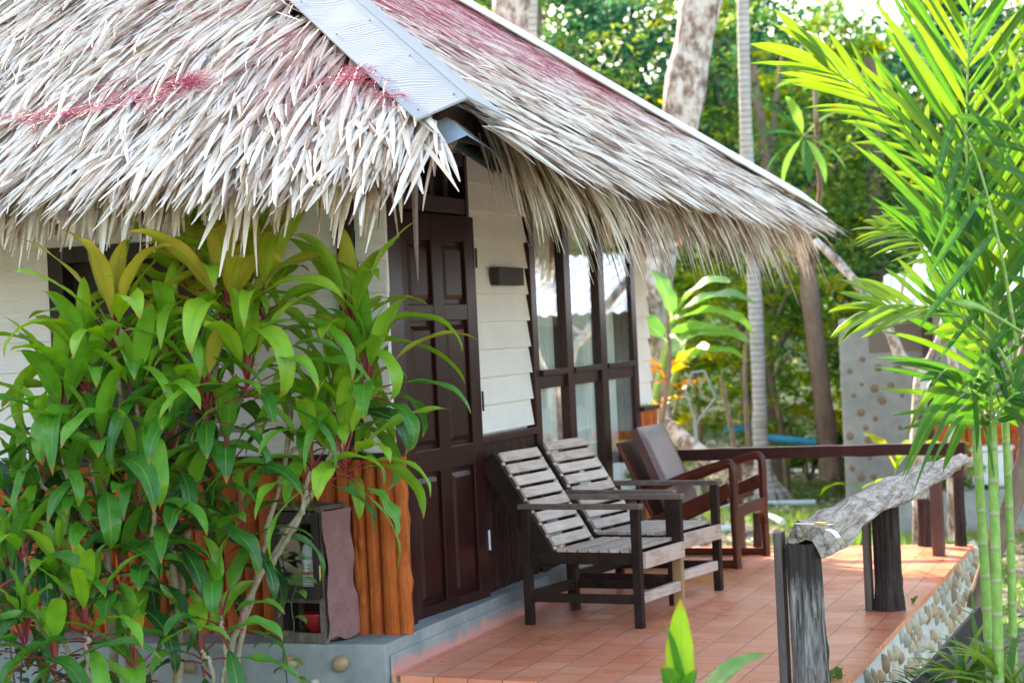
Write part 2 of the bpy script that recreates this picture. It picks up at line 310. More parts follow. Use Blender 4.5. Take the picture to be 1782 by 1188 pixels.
M['red'] = plain("red_plastic", (0.28, 0.012, 0.018), 0.35, 0.5)
M['cloth'] = plain("faded_pink_brown_cloth", (0.30, 0.15, 0.145), 0.85, 0.2, 0.5, 30)
M['oldwood'] = m_wood("old_stained_cabinet_timber", [(0.3, (0.03, 0.025, 0.02)), (0.55, (0.11, 0.085, 0.065)), (0.85, (0.27, 0.23, 0.18))], (12, 12, 5), 0.7, 0.5, 0.003, 0.3, 16)
M['label'] = plain("white_paper_label", (0.52, 0.56, 0.58), 0.6, 0.3, 0.15)
M['green_ink'] = plain("green_print", (0.08, 0.32, 0.25), 0.6)
M['red_ink'] = plain("red_print", (0.42, 0.10, 0.10), 0.6)
M['grey_ink'] = plain("grey_print", (0.20, 0.22, 0.26), 0.6)
M['redstring'] = plain("red_string", (0.55, 0.03, 0.03), 0.6)
M['greypole'] = plain("grey_painted_pole", (0.24, 0.27, 0.25), 0.5)
M['brownpost'] = m_wood("brown_painted_post", [(0.3, (0.055, 0.024, 0.020)), (0.7, (0.13, 0.060, 0.048))], (18, 18, 3), 0.5, 0.3, 0.002)
M['shell'] = plain("brown_round_inlay", (0.20, 0.13, 0.08), 0.6)

# ------------------------------------------------------------------ mesh helpers
class MB:
    def __init__(s): s.v = []; s.f = []; s.at = {'r': [], 'a': [], 'c': [], 'pink': []}; s.n = 0
    def add(s, verts, faces, r=0.5, a=0.5, c=0.0, pink=0.0):
        verts = np.asarray(verts, float).reshape(-1, 3); n = len(verts)
        s.v.append(verts); faces = np.asarray(faces, int)
        s.f.append(faces + s.n); s.n += n
        for k, val in (('r', r), ('a', a), ('c', c), ('pink', pink)):
            s.at[k].append(np.broadcast_to(np.asarray(val, float), (n,)).copy())
        return s
    def box(s, c, size, rot=None, r=None):
        hx, hy, hz = size[0] / 2, size[1] / 2, size[2] / 2
        p = np.array([(x, y, z) for x in (-hx, hx) for y in (-hy, hy) for z in (-hz, hz)])
        if rot is not None: p = p @ np.array(Euler(rot).to_matrix()).T
        return s.add(p + np.array(c), [(0, 1, 3, 2), (4, 6, 7, 5), (0, 4, 5, 1), (2, 3, 7, 6), (0, 2, 6, 4), (1, 5, 7, 3)], r=random.random() if r is None else r)
    def box2(s, lo, hi, r=None):
        lo, hi = np.array(lo, float), np.array(hi, float)
        return s.box((lo + hi) / 2, hi - lo, None, r)
    def beam(s, p, q, w, h, upv=(0, 0, 1), r=None):
        p, q = Vector(p), Vector(q); d = (q - p); L = d.length; d.normalize()
        sd_ = d.cross(Vector(upv)).normalized(); u = sd_.cross(d).normalized()
        pts = []
        for x in (0, L):
            for y in (-w / 2, w / 2):
                for z in (-h / 2, h / 2): pts.append(p + d * x + sd_ * y + u * z)
        return s.add([tuple(a) for a in pts], [(0, 1, 3, 2), (4, 6, 7, 5), (0, 4, 5, 1), (2, 3, 7, 6), (0, 2, 6, 4), (1, 5, 7, 3)], r=random.random() if r is None else r)
    def grid(s, P, r=0.5, a=0.5, c=0.0, closed=False, pink=0.0):
        n, m = P.shape[:2]
        i, j = np.meshgrid(np.arange(n - 1), np.arange(m - (0 if closed else 1)), indexing='ij')
        j2 = (j + 1) % m
        F = np.stack([i * m + j, i * m + j2, (i + 1) * m + j2, (i + 1) * m + j], -1).reshape(-1, 4)
        bc = lambda q: np.broadcast_to(np.asarray(q, float), (n, m)).reshape(-1) if np.ndim(q) else q
        return s.add(P.reshape(-1, 3), F, bc(r), bc(a), bc(c), pink)
    def tube(s, pts, rads, seg=10, r=None, bump=0.0, caps=True):
        pts = np.array(pts, float); n = len(pts)
        rads = np.broadcast_to(np.asarray(rads, float), (n,))
        tg = np.gradient(pts, axis=0); tg /= np.linalg.norm(tg, axis=1)[:, None] + 1e-9
        ref = np.array([0, 0, 1.0]) if abs(tg[0][2]) < 0.9 else np.array([1.0, 0, 0])
        P = np.zeros((n, seg, 3)); ang = np.arange(seg) / seg * 2 * math.pi
        for i in range(n):
            a_ = np.cross(tg[i], ref); a_ /= np.linalg.norm(a_) + 1e-9; b_ = np.cross(tg[i], a_); ref = np.cross(a_, tg[i]) if False else ref
            rr = rads[i] * (1 + bump * (RNG.random(seg) - 0.5))
            P[i] = pts[i] + (np.cos(ang) * rr)[:, None] * a_ + (np.sin(ang) * rr)[:, None] * b_
        rv = random.random() if r is None else r
        s.grid(P, rv, np.linspace(0, 1, n)[:, None] * np.ones((1, seg)), 0.0, True)
        if caps:
            for e in (0, n - 1):
                V = np.vstack([P[e], pts[e]]); F = [(k, (k + 1) % seg, seg) for k in range(seg)]
                s.add3(V, F, rv)
        return s
    def add3(s, V, F, r=0.5):
        F = [(a, b, c, c) for a, b, c in F]; return s.add(V, F, r)
    def lathe(s, prof, seg=24, c=(0, 0, 0), r=0.5):
        ang = np.arange(seg) / seg * 2 * math.pi
        P = np.array([[(c[0] + rr * math.cos(a), c[1] + rr * math.sin(a), c[2] + z) for a in ang] for rr, z in prof])
        return s.grid(P, r, 0.5, 0.0, True)
    def build(s, name, mat, parent=None, smooth=False, bevel=0.0, loc=None, local=False):
        me = bpy.data.meshes.new(name)
        V = np.vstack(s.v)
        q = parent
        while q is not None and not local:      # shapes are given in world metres, stored relative to the parent
            V = V - np.array(q.location); q = q.parent
        F = np.vstack(s.f)
        tri = F[:, 2] == F[:, 3]
        ls, lt, loops = [], [], []
        cnt = np.where(tri, 3, 4)
        mask = np.ones(F.shape, bool); mask[tri, 3] = False
        loops = F[mask]
        starts = np.concatenate([[0], np.cumsum(cnt)[:-1]])
        me.vertices.add(len(V)); me.vertices.foreach_set("co", V.ravel())
        me.loops.add(len(loops)); me.loops.foreach_set("vertex_index", loops.astype(np.int32))
        me.polygons.add(len(F)); me.polygons.foreach_set("loop_start", starts.astype(np.int32)); me.polygons.foreach_set("loop_total", cnt.astype(np.int32))
        for k in s.at:
            a_ = np.concatenate(s.at[k])
            if k == 'pink' and not a_.any(): continue
            at = me.attributes.new(k, 'FLOAT', 'POINT'); at.data.foreach_set("value", a_.astype(np.float32))
        me.update(calc_edges=True); me.validate()
        me.polygons.foreach_set("use_smooth", np.full(len(me.polygons), bool(smooth)))
        me.materials.append(mat)
        o = bpy.data.objects.new(name, me); scene.collection.objects.link(o)
        if parent: o.parent = parent
        if loc: o.location = loc
        if bevel:
            b = o.modifiers.new("bevel", 'BEVEL'); b.width = bevel; b.segments = 2; b.limit_method = 'ANGLE'; b.angle_limit = rad(50)
        return o

def tag(o, label=None, cat=None, group=None, kind=None):
    if label: o["label"] = label
    if cat: o["category"] = cat
    if group: o["group"] = group
    if kind: o["kind"] = kind
    return o
def empty(name, loc, rz=0.0):
    e = bpy.data.objects.new(name, None); e.location = loc; e.rotation_euler = (0, 0, rz); e.empty_display_size = 0.2
    scene.collection.objects.link(e); return e
def copy_tree(o, parent=None):
    c = o.copy(); scene.collection.objects.link(c)
    if parent: c.parent = parent
    for ch in list(o.children): copy_tree(ch, c)
    return c
def smooth_path(ctrl, n=24):
    """Catmull-Rom through control points"""
    P = np.array(ctrl, float)
    if len(P) == 2: return P[0] + (P[1] - P[0]) * np.linspace(0, 1, n)[:, None]
    P = np.vstack([2 * P[0] - P[1], P, 2 * P[-1] - P[-2]]); out = []
    m = len(P) - 3
    for t_ in np.linspace(0, m - 1e-6, n):
        i = int(t_); u = t_ - i; a, b, c, d = P[i:i + 4]
        out.append(0.5 * ((2 * b) + (c - a) * u + (2 * a - 5 * b + 4 * c - d) * u * u + (3 * b - a - 3 * c + d) * u ** 3))
    return np.array(out)
def vnoise(x, seed=0):
    """cheap smooth 1-D noise"""
    x = np.asarray(x, float); i = np.floor(x); f = x - i; f = f * f * (3 - 2 * f)
    h = lambda k: np.modf(np.abs(np.sin(k * 12.9898 + seed * 78.233) * 43758.5453))[0]
    return h(i) * (1 - f) + h(i + 1) * f

# ------------------------------------------------------------------ ground and hill
def height(x, y):
    h = -0.5 + 0.02 * np.sin(x * 1.3 + 0.5) * np.cos(y * 0.9) + 0.03 * np.sin(x * .4) * np.sin(y * .35 + 1)
    far = np.clip((y - 27 + 0.15 * x) / 42, 0, 1); h = h + far * far * (3 - 2 * far) * (9.8 + 2.5 * np.sin(x * .35) + 1.5 * np.sin(x * .9 + 1))
    far2 = np.clip((-x - 16) / 60, 0, 1); return h + far2 ** 2 * 30
def ground():
    def axis(lo, hi, c):
        u = np.sinh(np.linspace(-4.2, 4.2, 181)); u = u / u[-1]
        return c + u * (hi - lo) / 2
    xs = axis(-420, 420, 0); ys = axis(-420, 420, 8)
    X, Y = np.meshgrid(xs, ys, indexing='ij'); P = np.stack([X, Y, height(X, Y)], -1)
    mb = MB(); mb.grid(P); o = mb.build("ground", M['ground'], smooth=True); tag(o, kind="structure")
ground()

# ------------------------------------------------------------------ the bungalow
EAVE, SL = 0.79, 0.72            # overhang of the roof line and rise per metre
ZE = 2.34                        # height of the thatch surface at the roof line
YB = 4.63                        # depth of the terrace facade
XL = -6.6
house = empty("thatched_bungalow", (0, 0, 0))
tag(house, "bungalow with palm thatched roof, cream board siding and orange timber cladding behind the terrace", "bungalow")
# foundation with a ledge; plinth below the door side
mb = MB()
mb.box2((XL, -0.30, -0.7), (0.115, YB, 0.137)); mb.box2((0.1149, -0.262, -0.7), (0.128, YB, 0.085))
fo = mb.build("foundation", M['concrete'], house, bevel=0.012)
def pebble(mb, c, rx_, rz_, depth, axis, tilt=0.0, r=None):
    """half buried ellipsoid; axis: 'x' faces +x, 'y' faces -y"""
    P = np.zeros((9, 14, 3)); s1, s2 = random.uniform(.8, 1.15), random.uniform(0, 6)
    for i in range(9):
        th = math.pi * i / 8
        for j in range(14):
            ph = 2 * math.pi * j / 14; k = 1 + 0.07 * math.sin(2 * ph + s2) * math.sin(th)
            a = math.sin(th) * math.cos(ph) * rx_ * k; d_ = math.sin(th) * math.sin(ph) * depth * k; b = math.cos(th) * rz_ * k
            a, b = a * math.cos(tilt) - b * math.sin(tilt), a * math.sin(tilt) + b * math.cos(tilt)
            P[i, j] = (c[0] + d_, c[1] + a, c[2] + b) if axis == 'x' else (c[0] + a, c[1] + d_, c[2] + b)
    mb.grid(P, random.random() if r is None else r, 0.5, 0.0, True)
for c, a, b, tl, r in (((-0.095, -0.310, 0.054), 0.040, 0.034, 0.5, 0.22), ((-0.337, -0.310, 0.057), 0.036, 0.03, -0.3, 0.3), ((-0.222, -0.310, -0.025), 0.022, 0.016, 0.1, 0.8), ((-0.834, -0.310, 0.031), 0.03, 0.03, 0.1, 0.1)):
    mb = MB(); pebble(mb, c, a, b, 0.03, 'y', tl, r); mb.build("pebble", M['pebble'], house, smooth=True)
# walls behind everything
mb = MB()
mb.box2((XL + .02, 0.02, 0.139), (-1.66, 0.10, 2.62)); mb.box2((-0.80, 0.02, 0.139), (0.02, 0.10, 2.62)); mb.box2((-1.66, 0.02, 0.139), (-0.80, 0.10, 0.93)); mb.box2((-1.66, 0.02, 1.96), (-0.8, 0.1, 2.62))
mb.box2((-0.10, 1.24, 0.10), (-0.02, 2.13, 2.62)); mb.box2((-0.10, 4.27, 0.10), (-0.02, YB, 2.62)); mb.box2((-0.10, 0.1, 2.33), (-0.02, 1.24, 2.62)); mb.box2((-0.10, 2.13, 2.30), (-0.02, 4.27, 2.62))
mb.box2((XL, YB - .1, 0.139), (-0.1, YB - 0.02, 2.62)); mb.box2((XL, 0.1, 0.139), (XL + .08, YB - .1, 2.62))
mb.build("wall", M['siding'], house)
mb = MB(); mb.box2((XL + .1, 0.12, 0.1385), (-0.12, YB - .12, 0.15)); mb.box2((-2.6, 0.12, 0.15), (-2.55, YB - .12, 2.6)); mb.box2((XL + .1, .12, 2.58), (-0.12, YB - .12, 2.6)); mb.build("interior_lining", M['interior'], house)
# lapped boards
BZ, BE = 0.948, 0.1424
def siding(regions, axis):
    mb = MB()
    for k in range(0, 12):
        for (a, b, z0, z1) in regions:
            zb, zt = BZ + BE * k, BZ + BE * (k + 1) + 0.012
            if zb < z0 - 0.02 or zb > z1: continue
            zt = min(zt, z1); ja = random.uniform(-.004, .004); jb = random.uniform(-.006, .006)
            o0, o1, oi = 0.026, 0.006, -0.012
            a2, b2 = a + ja, b + jb
            if axis == 'y':   # faces -y
                V = [(a2, -o0, zb), (b2, -o0, zb), (b2, -oi, zb), (a2, -oi, zb), (a2, -o1, zt), (b2, -o1, zt), (b2, -oi, zt), (a2, -oi, zt)]
            else:
                V = [(o0, a2, zb), (o0, b2, zb), (oi, b2, zb), (oi, a2, zb), (o1, a2, zt), (o1, b2, zt), (oi, b2, zt), (oi, a2, zt)]
            F = [(0, 1, 5, 4), (0, 3, 2, 1), (1, 2, 6, 5), (3, 0, 4, 7), (4, 5, 6, 7), (2, 3, 7, 6)]
            if axis != 'y': F = [tuple(reversed(f)) for f in F]
            mb.add(V, F, random.random())
    return mb
for reg in ((XL, -1.645), (-0.80, -0.145), (-0.062, 0.082)): siding([(*reg, 0, 2.55)], 'y').build("siding", M['siding'], house)
siding([(-1.645, -0.80, 1.95, 2.55)], 'y').build("siding", M['siding'], house)
for reg in ((1.225, 2.125), (4.285, YB)): siding([(*reg, 0, 2.55)], 'x').build("siding", M['siding'], house)
# log slab cladding
def slab_planks(lo, hi, z0, z1, axis, at, wmin, wmax, depth, knots=1.0, rough_bottom=0.0):
    mb = MB(); p = lo
    while p < hi - 0.01:
        w = min(random.uniform(wmin, wmax), hi - p)
        if hi - p - w < wmin * .5: w = hi - p
        n, m = 26, 9; P = np.zeros((n, m, 3)); sd_ = random.random() * 50
        kz = [random.uniform(z0 + .1, z1 - .05) for _ in range(random.randint(0, 3) if knots else 0)]; kc = [random.uniform(.25, .75) for _ in kz]
        zlo = z0 - random.random() * rough_bottom
        for i in range(n):
            z = zlo + (z1 - zlo) * i / (n - 1)
            wv = (vnoise(z * 3, sd_) - .5) * 0.008
            for j in range(m):
                u = j / (m - 1); prof = max(math.sin(math.pi * min(max(u, 0.0), 1.0)), 0) ** 0.28
                d_ = depth * (0.02 + 0.98 * prof) * (0.72 + .40 * vnoise(z * 2.2 + u * 1.5, sd_ + 1) + .16 * vnoise(u * 5 + z, sd_ + 4))
                for kz_, kc_ in zip(kz, kc): d_ += knots * 0.022 * math.exp(-((z - kz_) / .016) ** 2 - ((u - kc_) * w / .013) ** 2)
                q = p + w * (0.01 + .98 * u) + wv * math.sin(math.pi * u)
                P[i, j] = (q, at - d_, z) if axis == 'y' else (at + d_, q, z)
        if axis != 'y': P = P[:, ::-1]
        mb.grid(P[:, ::-1] if axis == 'y' else P, random.random(), 0.5)
        p += w
    return mb
mb = slab_planks(XL, 0.085, 0.137, 0.925, 'y', 0.0, 0.055, 0.115, 0.040); mb.box2((0.02, -0.02, .14), (0.088, 0.10, .925), .5)
mb.build("slab_cladding", M['orange'], house, smooth=True)
mb = MB(); pts = [(0.098, -0.012, 0.14 + .79 * k / 14) for k in range(15)]
mb.tube([(p[0] + 0.003 * math.sin(k * 1.9), p[1], p[2]) for k, p in enumerate(pts)], [0.030 + 0.007 * vnoise(k * .8, 3) + (0.009 if k in (4, 9) else 0) for k in range(15)], 12)
mb.build("corner_log", M['orange'], house, smooth=True)
mb = slab_planks(4.29, YB + .02, 0.10, 0.905, 'x', 0.0, 0.07, 0.11, 0.045); mb.build("slab_cladding", M['orange'], house, smooth=True)
mb = slab_planks(1.235, 2.12, 0.075, 0.895, 'x', -0.004, 0.045, 0.085, 0.030, 0.6, 0.01); mb.build("plank_cladding", M['maroon_plank'], house, smooth=True)
mb = MB(); mb.tube(smooth_path([(0.02, 1.22, 0.082), (0.034, 1.4, 0.090), (0.03, 1.62, 0.078), (0.035, 1.8, 0.10), (0.028, 2.1, 0.095)], 20), [0.016 + .010 * vnoise(k * .9, 5) for k in range(20)], 8, bump=.3)
mb.build("bottom_batten", M['charred'], house, smooth=True)
mb = MB(); mb.box2((0.002, 1.205, 0.898), (0.045, 2.138, 0.934)); mb.build("ledger_strip", M['maroon'], house, bevel=0.003)
mb = MB(); mb.box2((0.002, 4.28, 0.905), (0.06, YB + .03, 0.932)); mb.build("ledger_strip", M['blackwood'], house, bevel=0.003)
mb = MB(); mb.box2((XL, -0.058, 0.922), (0.10, -0.002, 0.945)); mb.build("ledger_strip", M['blackwood'], house, bevel=0.003)
mb = MB(); mb.box2((-0.143, -0.04, 0.946), (-0.064, -0.003, 2.5)); mb.build("post", M['blackwood'], house, bevel=0.003)
# side window seen between the plants and the thatch
win = empty("window", (0, 0, 0)); win.parent = house
fr_ = [((-1.64, -0.035, 0.946), (-1.56, 0.09, 1.955)), ((-0.88, -0.035, 0.946), (-0.803, 0.09, 1.955)), ((-1.56, -0.035, 1.88), (-0.88, 0.09, 1.955)), ((-1.56, -0.035, 0.946), (-0.88, 0.09, 1.02)), ((-1.245, -0.03, 1.02), (-1.195, 0.085, 1.88))]
mb = MB(); [mb.box2(a, b) for a, b in fr_]; mb.build("frame", M['blackwood'], win, bevel=0.003)
mb = MB(); mb.box2((-1.56, 0.06, 1.02), (-1.245, 0.075, 1.88)); mb.box2((-1.195, 0.06, 1.02), (-0.88, 0.075, 1.88)); mb.build("opening_shade", M['blackwood'], win)  # black sheets stand in for the darkness inside the open window
# terrace window with three columns of panes
tw = empty("window", (0, 0, 0)); tw.parent = house
mb = MB(); X0, X1 = -0.05, 0.035
for a, b in ((2.14, 2.235), (4.165, 4.27)): mb.box2((X0, a, 0.10), (X1, b, 2.28))
for a, b in ((2.715, 2.835), (3.40, 3.53)): mb.box2((X0, a, 0.16), (X1 + .012, b, 2.20))
mb.box2((X0 - .003, 2.235, 2.20), (X1 - .004, 4.165, 2.28)); mb.box2((X0 - .003, 2.235, 0.10), (X1 - .004, 4.165, 0.16))
fo_ = mb.build("frame", M['maroon'], tw, bevel=0.004)
mb = MB()
for a, b in ((2.235, 2.715), (2.835, 3.40), (3.53, 4.165)): mb.box2((X0, a, 1.135), (X1 - .008, b, 1.235)); mb.box2((X1 - .008, a + .004, 1.205), (X1 + .02, b - .004, 1.24))
mb.build("cross_rail", M['maroon'], tw, bevel=0.004)
for a, b in ((2.235, 2.715), (2.835, 3.40), (3.53, 4.165)):
    for z0, z1 in ((0.16, 1.135), (1.235, 2.20)):
        mb = MB(); mb.box2((0.014, a - .004, z0 - .004), (0.020, b + .004, z1 + .004)); mb.build("pane", M['glass'], tw)
for a, b, z1 in ((2.20, 2.80, 2.2), (2.90, 3.58, 2.2), (3.68, 3.86, 2.2)):
    mb = MB(); n = 50; ys = np.linspace(a, b, n); P = np.zeros((2, n, 3))
    for i, z in enumerate((0.2, z1)): P[i] = np.stack([-0.022 + 0.012 * np.sin(ys * 62 + .7 * i) + 0.01 * np.sin(ys * 23), ys, np.full(n, z)], -1)
    mb.grid(P); mb.build("curtain", M['curtain'], tw, smooth=True)
# door frame, transom and the slightly open door leaf
df = empty("door_frame", (0, 0, 0)); df.parent = house
mb = MB(); mb.box2((-0.06, 0.105, 0.085), (0.03, 0.30, 2.36)); mb.box2((-0.06, 1.185, 0.085), (0.032, 1.225, 2.36)); mb.box2((-0.055, 0.30, 2.055), (0.028, 1.185, 2.135)); mb.box2((-0.055, 0.30, 2.30), (0.028, 1.185, 2.36)); mb.box2((-0.05, 0.72, 2.135), (0.022, 0.77, 2.30))
mb.build("jamb", M['maroon'], df, bevel=0.003)
mb = MB(); mb.box2((-0.10, 0.30, 2.135), (-0.09, 1.185, 2.30)); mb.build("transom_shade", M['blackwood'], df)  # black sheet paints the dark of the open transom
door = empty("door", (0.03, 1.19, 0.088), rad(-5.0)); door.parent = house
# local: leaf runs along -y for 0.86 m, front face towards +x
LW, LH, TH = 0.865, 1.955, 0.036
def dbox(mb, ya, yb, za, zb, x0=0.0, x1=TH): return mb.box2((x0, -yb, za), (x1, -ya, zb))
stiles = [(0.0, 0.115), (0.375, 0.49), (0.75, LW)]; rails = [(0, 0.10), (0.72, 0.83), (1.44, 1.52), (1.83, LH)]
mb = MB(); [dbox(mb, a, b, 0, LH) for a, b in stiles]
for a, b in rails:
    for c, d in ((0.115, 0.375), (0.49, 0.75)): dbox(mb, c, d, a, b, 0.001, TH - 0.0015)
leaf = mb.build("leaf", M['maroon'], door, bevel=0.004, local=True)
for c, d in ((0.115, 0.375), (0.49, 0.75)):
    for a, b in ((0.10, 0.72), (0.83, 1.44), (1.52, 1.83)):
        mb = MB(); dbox(mb, c, d, a, b, 0.004, 0.014)
        o0 = [(TH - .018, -(c + .022), a + .022), (TH - .018, -(d - .022), a + .022), (TH - .018, -(d - .022), b - .022), (TH - .018, -(c + .022), b - .022)]
        o1 = [(TH - .006, -(c + .045), a + .045), (TH - .006, -(d - .045), a + .045), (TH - .006, -(d - .045), b - .045), (TH - .006, -(c + .045), b - .045)]
        base = [(.014 + .0004, y, z) for _, y, z in o0]
        mb.add(base + o0 + o1, [(0, 4, 5, 1), (1, 5, 6, 2), (2, 6, 7, 3), (3, 7, 4, 0), (4, 8, 9, 5), (5, 9, 10, 6), (6, 10, 11, 7), (7, 11, 8, 4), (8, 11, 10, 9)])
        mb.build("panel", M['maroon'], door, local=True)
for z in (0.28, 0.98, 1.70):
    mb = MB(); mb.tube([(TH + .004, 0.006, z), (TH + .004, 0.006, z + .10)], .006, 8); mb.build("hinge", M['white'] if z < .5 else M['blackwood'], door, smooth=True, local=True)
# wall plaque: dark block of wood
mb = MB(); mb.box2((0.028, 1.515, 1.705), (0.075, 1.915, 1.80)); mb.build("wall_plaque", M['blackwood'], house, bevel=0.004)

# ------------------------------------------------------------------ thatched roof
roof = empty("roof", (0, 0, 0)); roof.parent = house
YC = 2.315; XA = -YC                         # ridge line
mb = MB(); g = 0.64; ZT = ZE - 0.055 + SL * (EAVE - g); LX = XL - 0.65
ztop = ZT + SL * (YC + g)
V = [(g, -g, ZT), (g, 2 * YC + g, ZT), (LX, 2 * YC + g, ZT), (LX, -g, ZT), (XA, YC, ztop), (LX + YC + g, YC, ztop)]
Vb = [(x, y, z - 0.09) for x, y, z in V]
F = [(0, 1, 4), (2, 3, 5)]; Fq = [(1, 2, 5, 4), (3, 0, 4, 5)]
mb.add(V + Vb, [(a, b, c, c) for a, b, c in F] + Fq + [(6, 10, 7, 7), (8, 11, 9, 9)] + [(7, 10, 11, 8), (9, 11, 10, 6)] + [(0, 6, 7, 1), (1, 7, 8, 2), (2, 8, 9, 3), (3, 9, 6, 0)])
mb.build("thatch_base", M['thatch_dark'], roof)

def blades(n_, d, side, nrm, L, w, K=5, r=None, lift=None, droop=0.0, pink=0.0, p0=None, curl=None):
    """n blades as strips; every array has one row per blade"""
    mb = MB(); T = np.linspace(0, 1, K + 1)
    N = len(L)
    prof = np.interp(T, [0, .12, .55, .85, 1], [.7, 1, .95, .62, .16])
    P = np.zeros((N, K + 1, 3, 3))
    for k, t_ in enumerate(T):
        cen = p0 + d * (L * t_)[:, None] + nrm * (lift * (1 - (1 - t_) ** 2))[:, None]
        cen = cen - np.array([0, 0, 1.0]) * (droop * t_ ** 2)[:, None] if np.ndim(droop) else cen
        if curl is not None: cen = cen + side * (curl * t_ ** 2)[:, None]
        hw = (w * prof[k] / 2)[:, None]
        P[:, k, 0] = cen - side * hw; P[:, k, 2] = cen + side * hw; P[:, k, 1] = cen + nrm * hw * 0.55
    V = P.reshape(-1, 3); base = np.arange(N)[:, None, None] * (K + 1) * 3
    i = np.arange(K)[:, None]; j = np.arange(2)[None]
    q = np.stack([i * 3 + j, i * 3 + j + 1, (i + 1) * 3 + j + 1, (i + 1) * 3 + j], -1)
    Fq = (base[..., None] + q[None]).reshape(-1, 4)
    rr = np.repeat(r, (K + 1) * 3); aa = np.tile(np.repeat(T, 3), N)
    pp = np.repeat(pink, (K + 1) * 3) if np.ndim(pink) else 0.0
    mb.add(V, Fq, rr, aa, 0.0, pp); return mb
def norm(a): return a / (np.linalg.norm(a, axis=-1, keepdims=True) + 1e-9)

def thatch_face(which, N, Neave, rng=None):
    """which 'A' faces -y, 'B' faces +x. u runs along the eave, s up the slope (plan metres)."""
    cs = 1 / math.sqrt(1 + SL * SL)
    if which == 'A': u0, u1, smax = -2.95, EAVE, 3.0
    else: u0, u1, smax = -EAVE, 2 * YC + EAVE, 3.1
    if rng: u0, u1 = rng
    u = RNG.uniform(u0, u1, N * 3); s = RNG.uniform(-0.10, smax, N * 3)
    if which == 'A': ok = (u < EAVE - 0.16 - s) & (u > XL - .65 + s * .93)
    else: ok = (u > -EAVE + 0.17 + s * .9) & (u < 2 * YC + EAVE - 0.06 - s)
    cell = np.modf(np.abs(np.sin(np.floor(u / .09) * 12.9898 + np.floor(s / .06) * 78.233) * 43758.5453))[0]
    ok = ok & (cell > .16)
    u, s = u[ok][:N], s[ok][:N]; n = len(u)
    # rows of overlapping fronds make the roots bunch
    s = s + 0.05 * np.sin(s * 36 + u * 3)
    def place(u, s, off):
        z = ZE + SL * s + off
        if which == 'A': return np.stack([u, -EAVE + s, z], -1)
        return np.stack([EAVE - s, u, z], -1)
    nr = np.array([0, -SL, 1.0]) * cs if which == 'A' else np.array([SL, 0, 1.0]) * cs
    dn = np.array([0, -1, -SL]) * cs if which == 'A' else np.array([1, 0, -SL]) * cs
    al = np.array([1.0, 0, 0]) if which == 'A' else np.array([0, 1.0, 0])
    def field(u, s, n):
        patch = vnoise(u * 1.9 + 7, 1) + vnoise(s * 2.3 + u, 2) - 1
        ang = RNG.normal(0.0 if which == 'A' else 0.02, 0.17 if which == 'A' else .22, n) + patch * (0.30 if which == 'A' else .45)
        if which == 'A': ang = ang - np.clip(s, 0, 1.2) * .28 + .06
        if which == 'B':  ang = ang + np.clip(0.35 - (u + EAVE - s), 0, 0.35) * -0.6
        return ang
    ang = field(u, s, n)
    d = norm(dn[None] * np.cos(ang)[:, None] + al[None] * np.sin(ang)[:, None])
    nn = norm(nr[None] + RNG.normal(0, 0.13, (n, 3)))
    side = norm(np.cross(d, nn))
    L = RNG.uniform(0.26, 0.58, n) if which == 'A' else RNG.uniform(0.22, 0.50, n)
    w = RNG.uniform(0.012, 0.037, n) if which == 'A' else RNG.uniform(0.014, 0.044, n)
    lift = RNG.uniform(-0.01, 0.040, n) + (RNG.random(n) < .10) * RNG.uniform(0, .05, n)
    r = np.clip(RNG.beta(2.4, 1.4, n) + 0.1 * (vnoise(u * 3 + s * 2, 4) - .5), 0, 1)
    r = np.where(RNG.random(n) < (.16 if which == 'A' else .21), RNG.uniform(0, .34, n), r)
    r = r - .30 * np.clip(vnoise(u * 1.3 + s * .8 + 5, 21) * vnoise(s * 1.9 + 3, 22) * 2 - .75, 0, 1)
    if which == 'A': pk = np.clip((vnoise(u * 1.6 + 3, 5) * vnoise(s * 2.2 + 1, 6)) * 1.5 - .42, 0, .5) * (s > .2)
    else: pk = np.clip((s - 0.35 - .35 * vnoise(u * 2, 8)) * 1.5 + .6 * (vnoise(u * 2.4, 9) - .3), 0, .95) * np.clip(u * .35 + .6, .4, 1)
    p = place(u, s, RNG.uniform(-0.05, 0.005, n))
    out = [blades(n, d, side, nn, L, w, 4, r, lift, 0.0, pk, p, RNG.normal(0, .02, n))]
    # loose broken straw lying across the cover
    m_ = 300; u2 = RNG.uniform(u0, u1, m_); s2 = RNG.uniform(0, smax, m_); k2 = (u2 < EAVE - .2 - s2) if which == 'A' else (u2 > -EAVE + .2 + s2) & (u2 < 2 * YC + EAVE - .1 - s2); u2, s2 = u2[k2], s2[k2]; m_ = len(u2)
    a2 = RNG.normal(-.05, .45, m_); d2 = norm(dn[None] * np.cos(a2)[:, None] + al[None] * np.sin(a2)[:, None]); n2_ = np.tile(nr, (m_, 1))
    out[0].add(*(lambda b: (np.vstack(b.v), np.vstack(b.f), np.concatenate(b.at['r']), np.concatenate(b.at['a'])))(blades(m_, d2, norm(np.cross(d2, n2_)), n2_, RNG.uniform(.08, .4, m_), RNG.uniform(.003, .010, m_), 4, RNG.uniform(.1, .9, m_), RNG.uniform(-.01, .03, m_), 0.0, 0.0, place(u2, s2, RNG.uniform(.03, .06, m_)), RNG.normal(0, .09, m_))))
    # ragged fringe hanging over the eave
    n = Neave
    u = RNG.uniform(u0, u1, n); row = RNG.random(n)
    s = -0.02 + row * 0.34
    if which == 'A': ok = (u < EAVE - 0.16 - np.maximum(s, 0) * .9)
    else: ok = (u > -EAVE + 0.27 + np.maximum(s, 0)) & (u < 2 * YC + EAVE - s)
    if which == 'A': ok = ok & ((u < .22) | (RNG.random(n) < .45)) & ((u < .46) | (RNG.random(n) < .5))
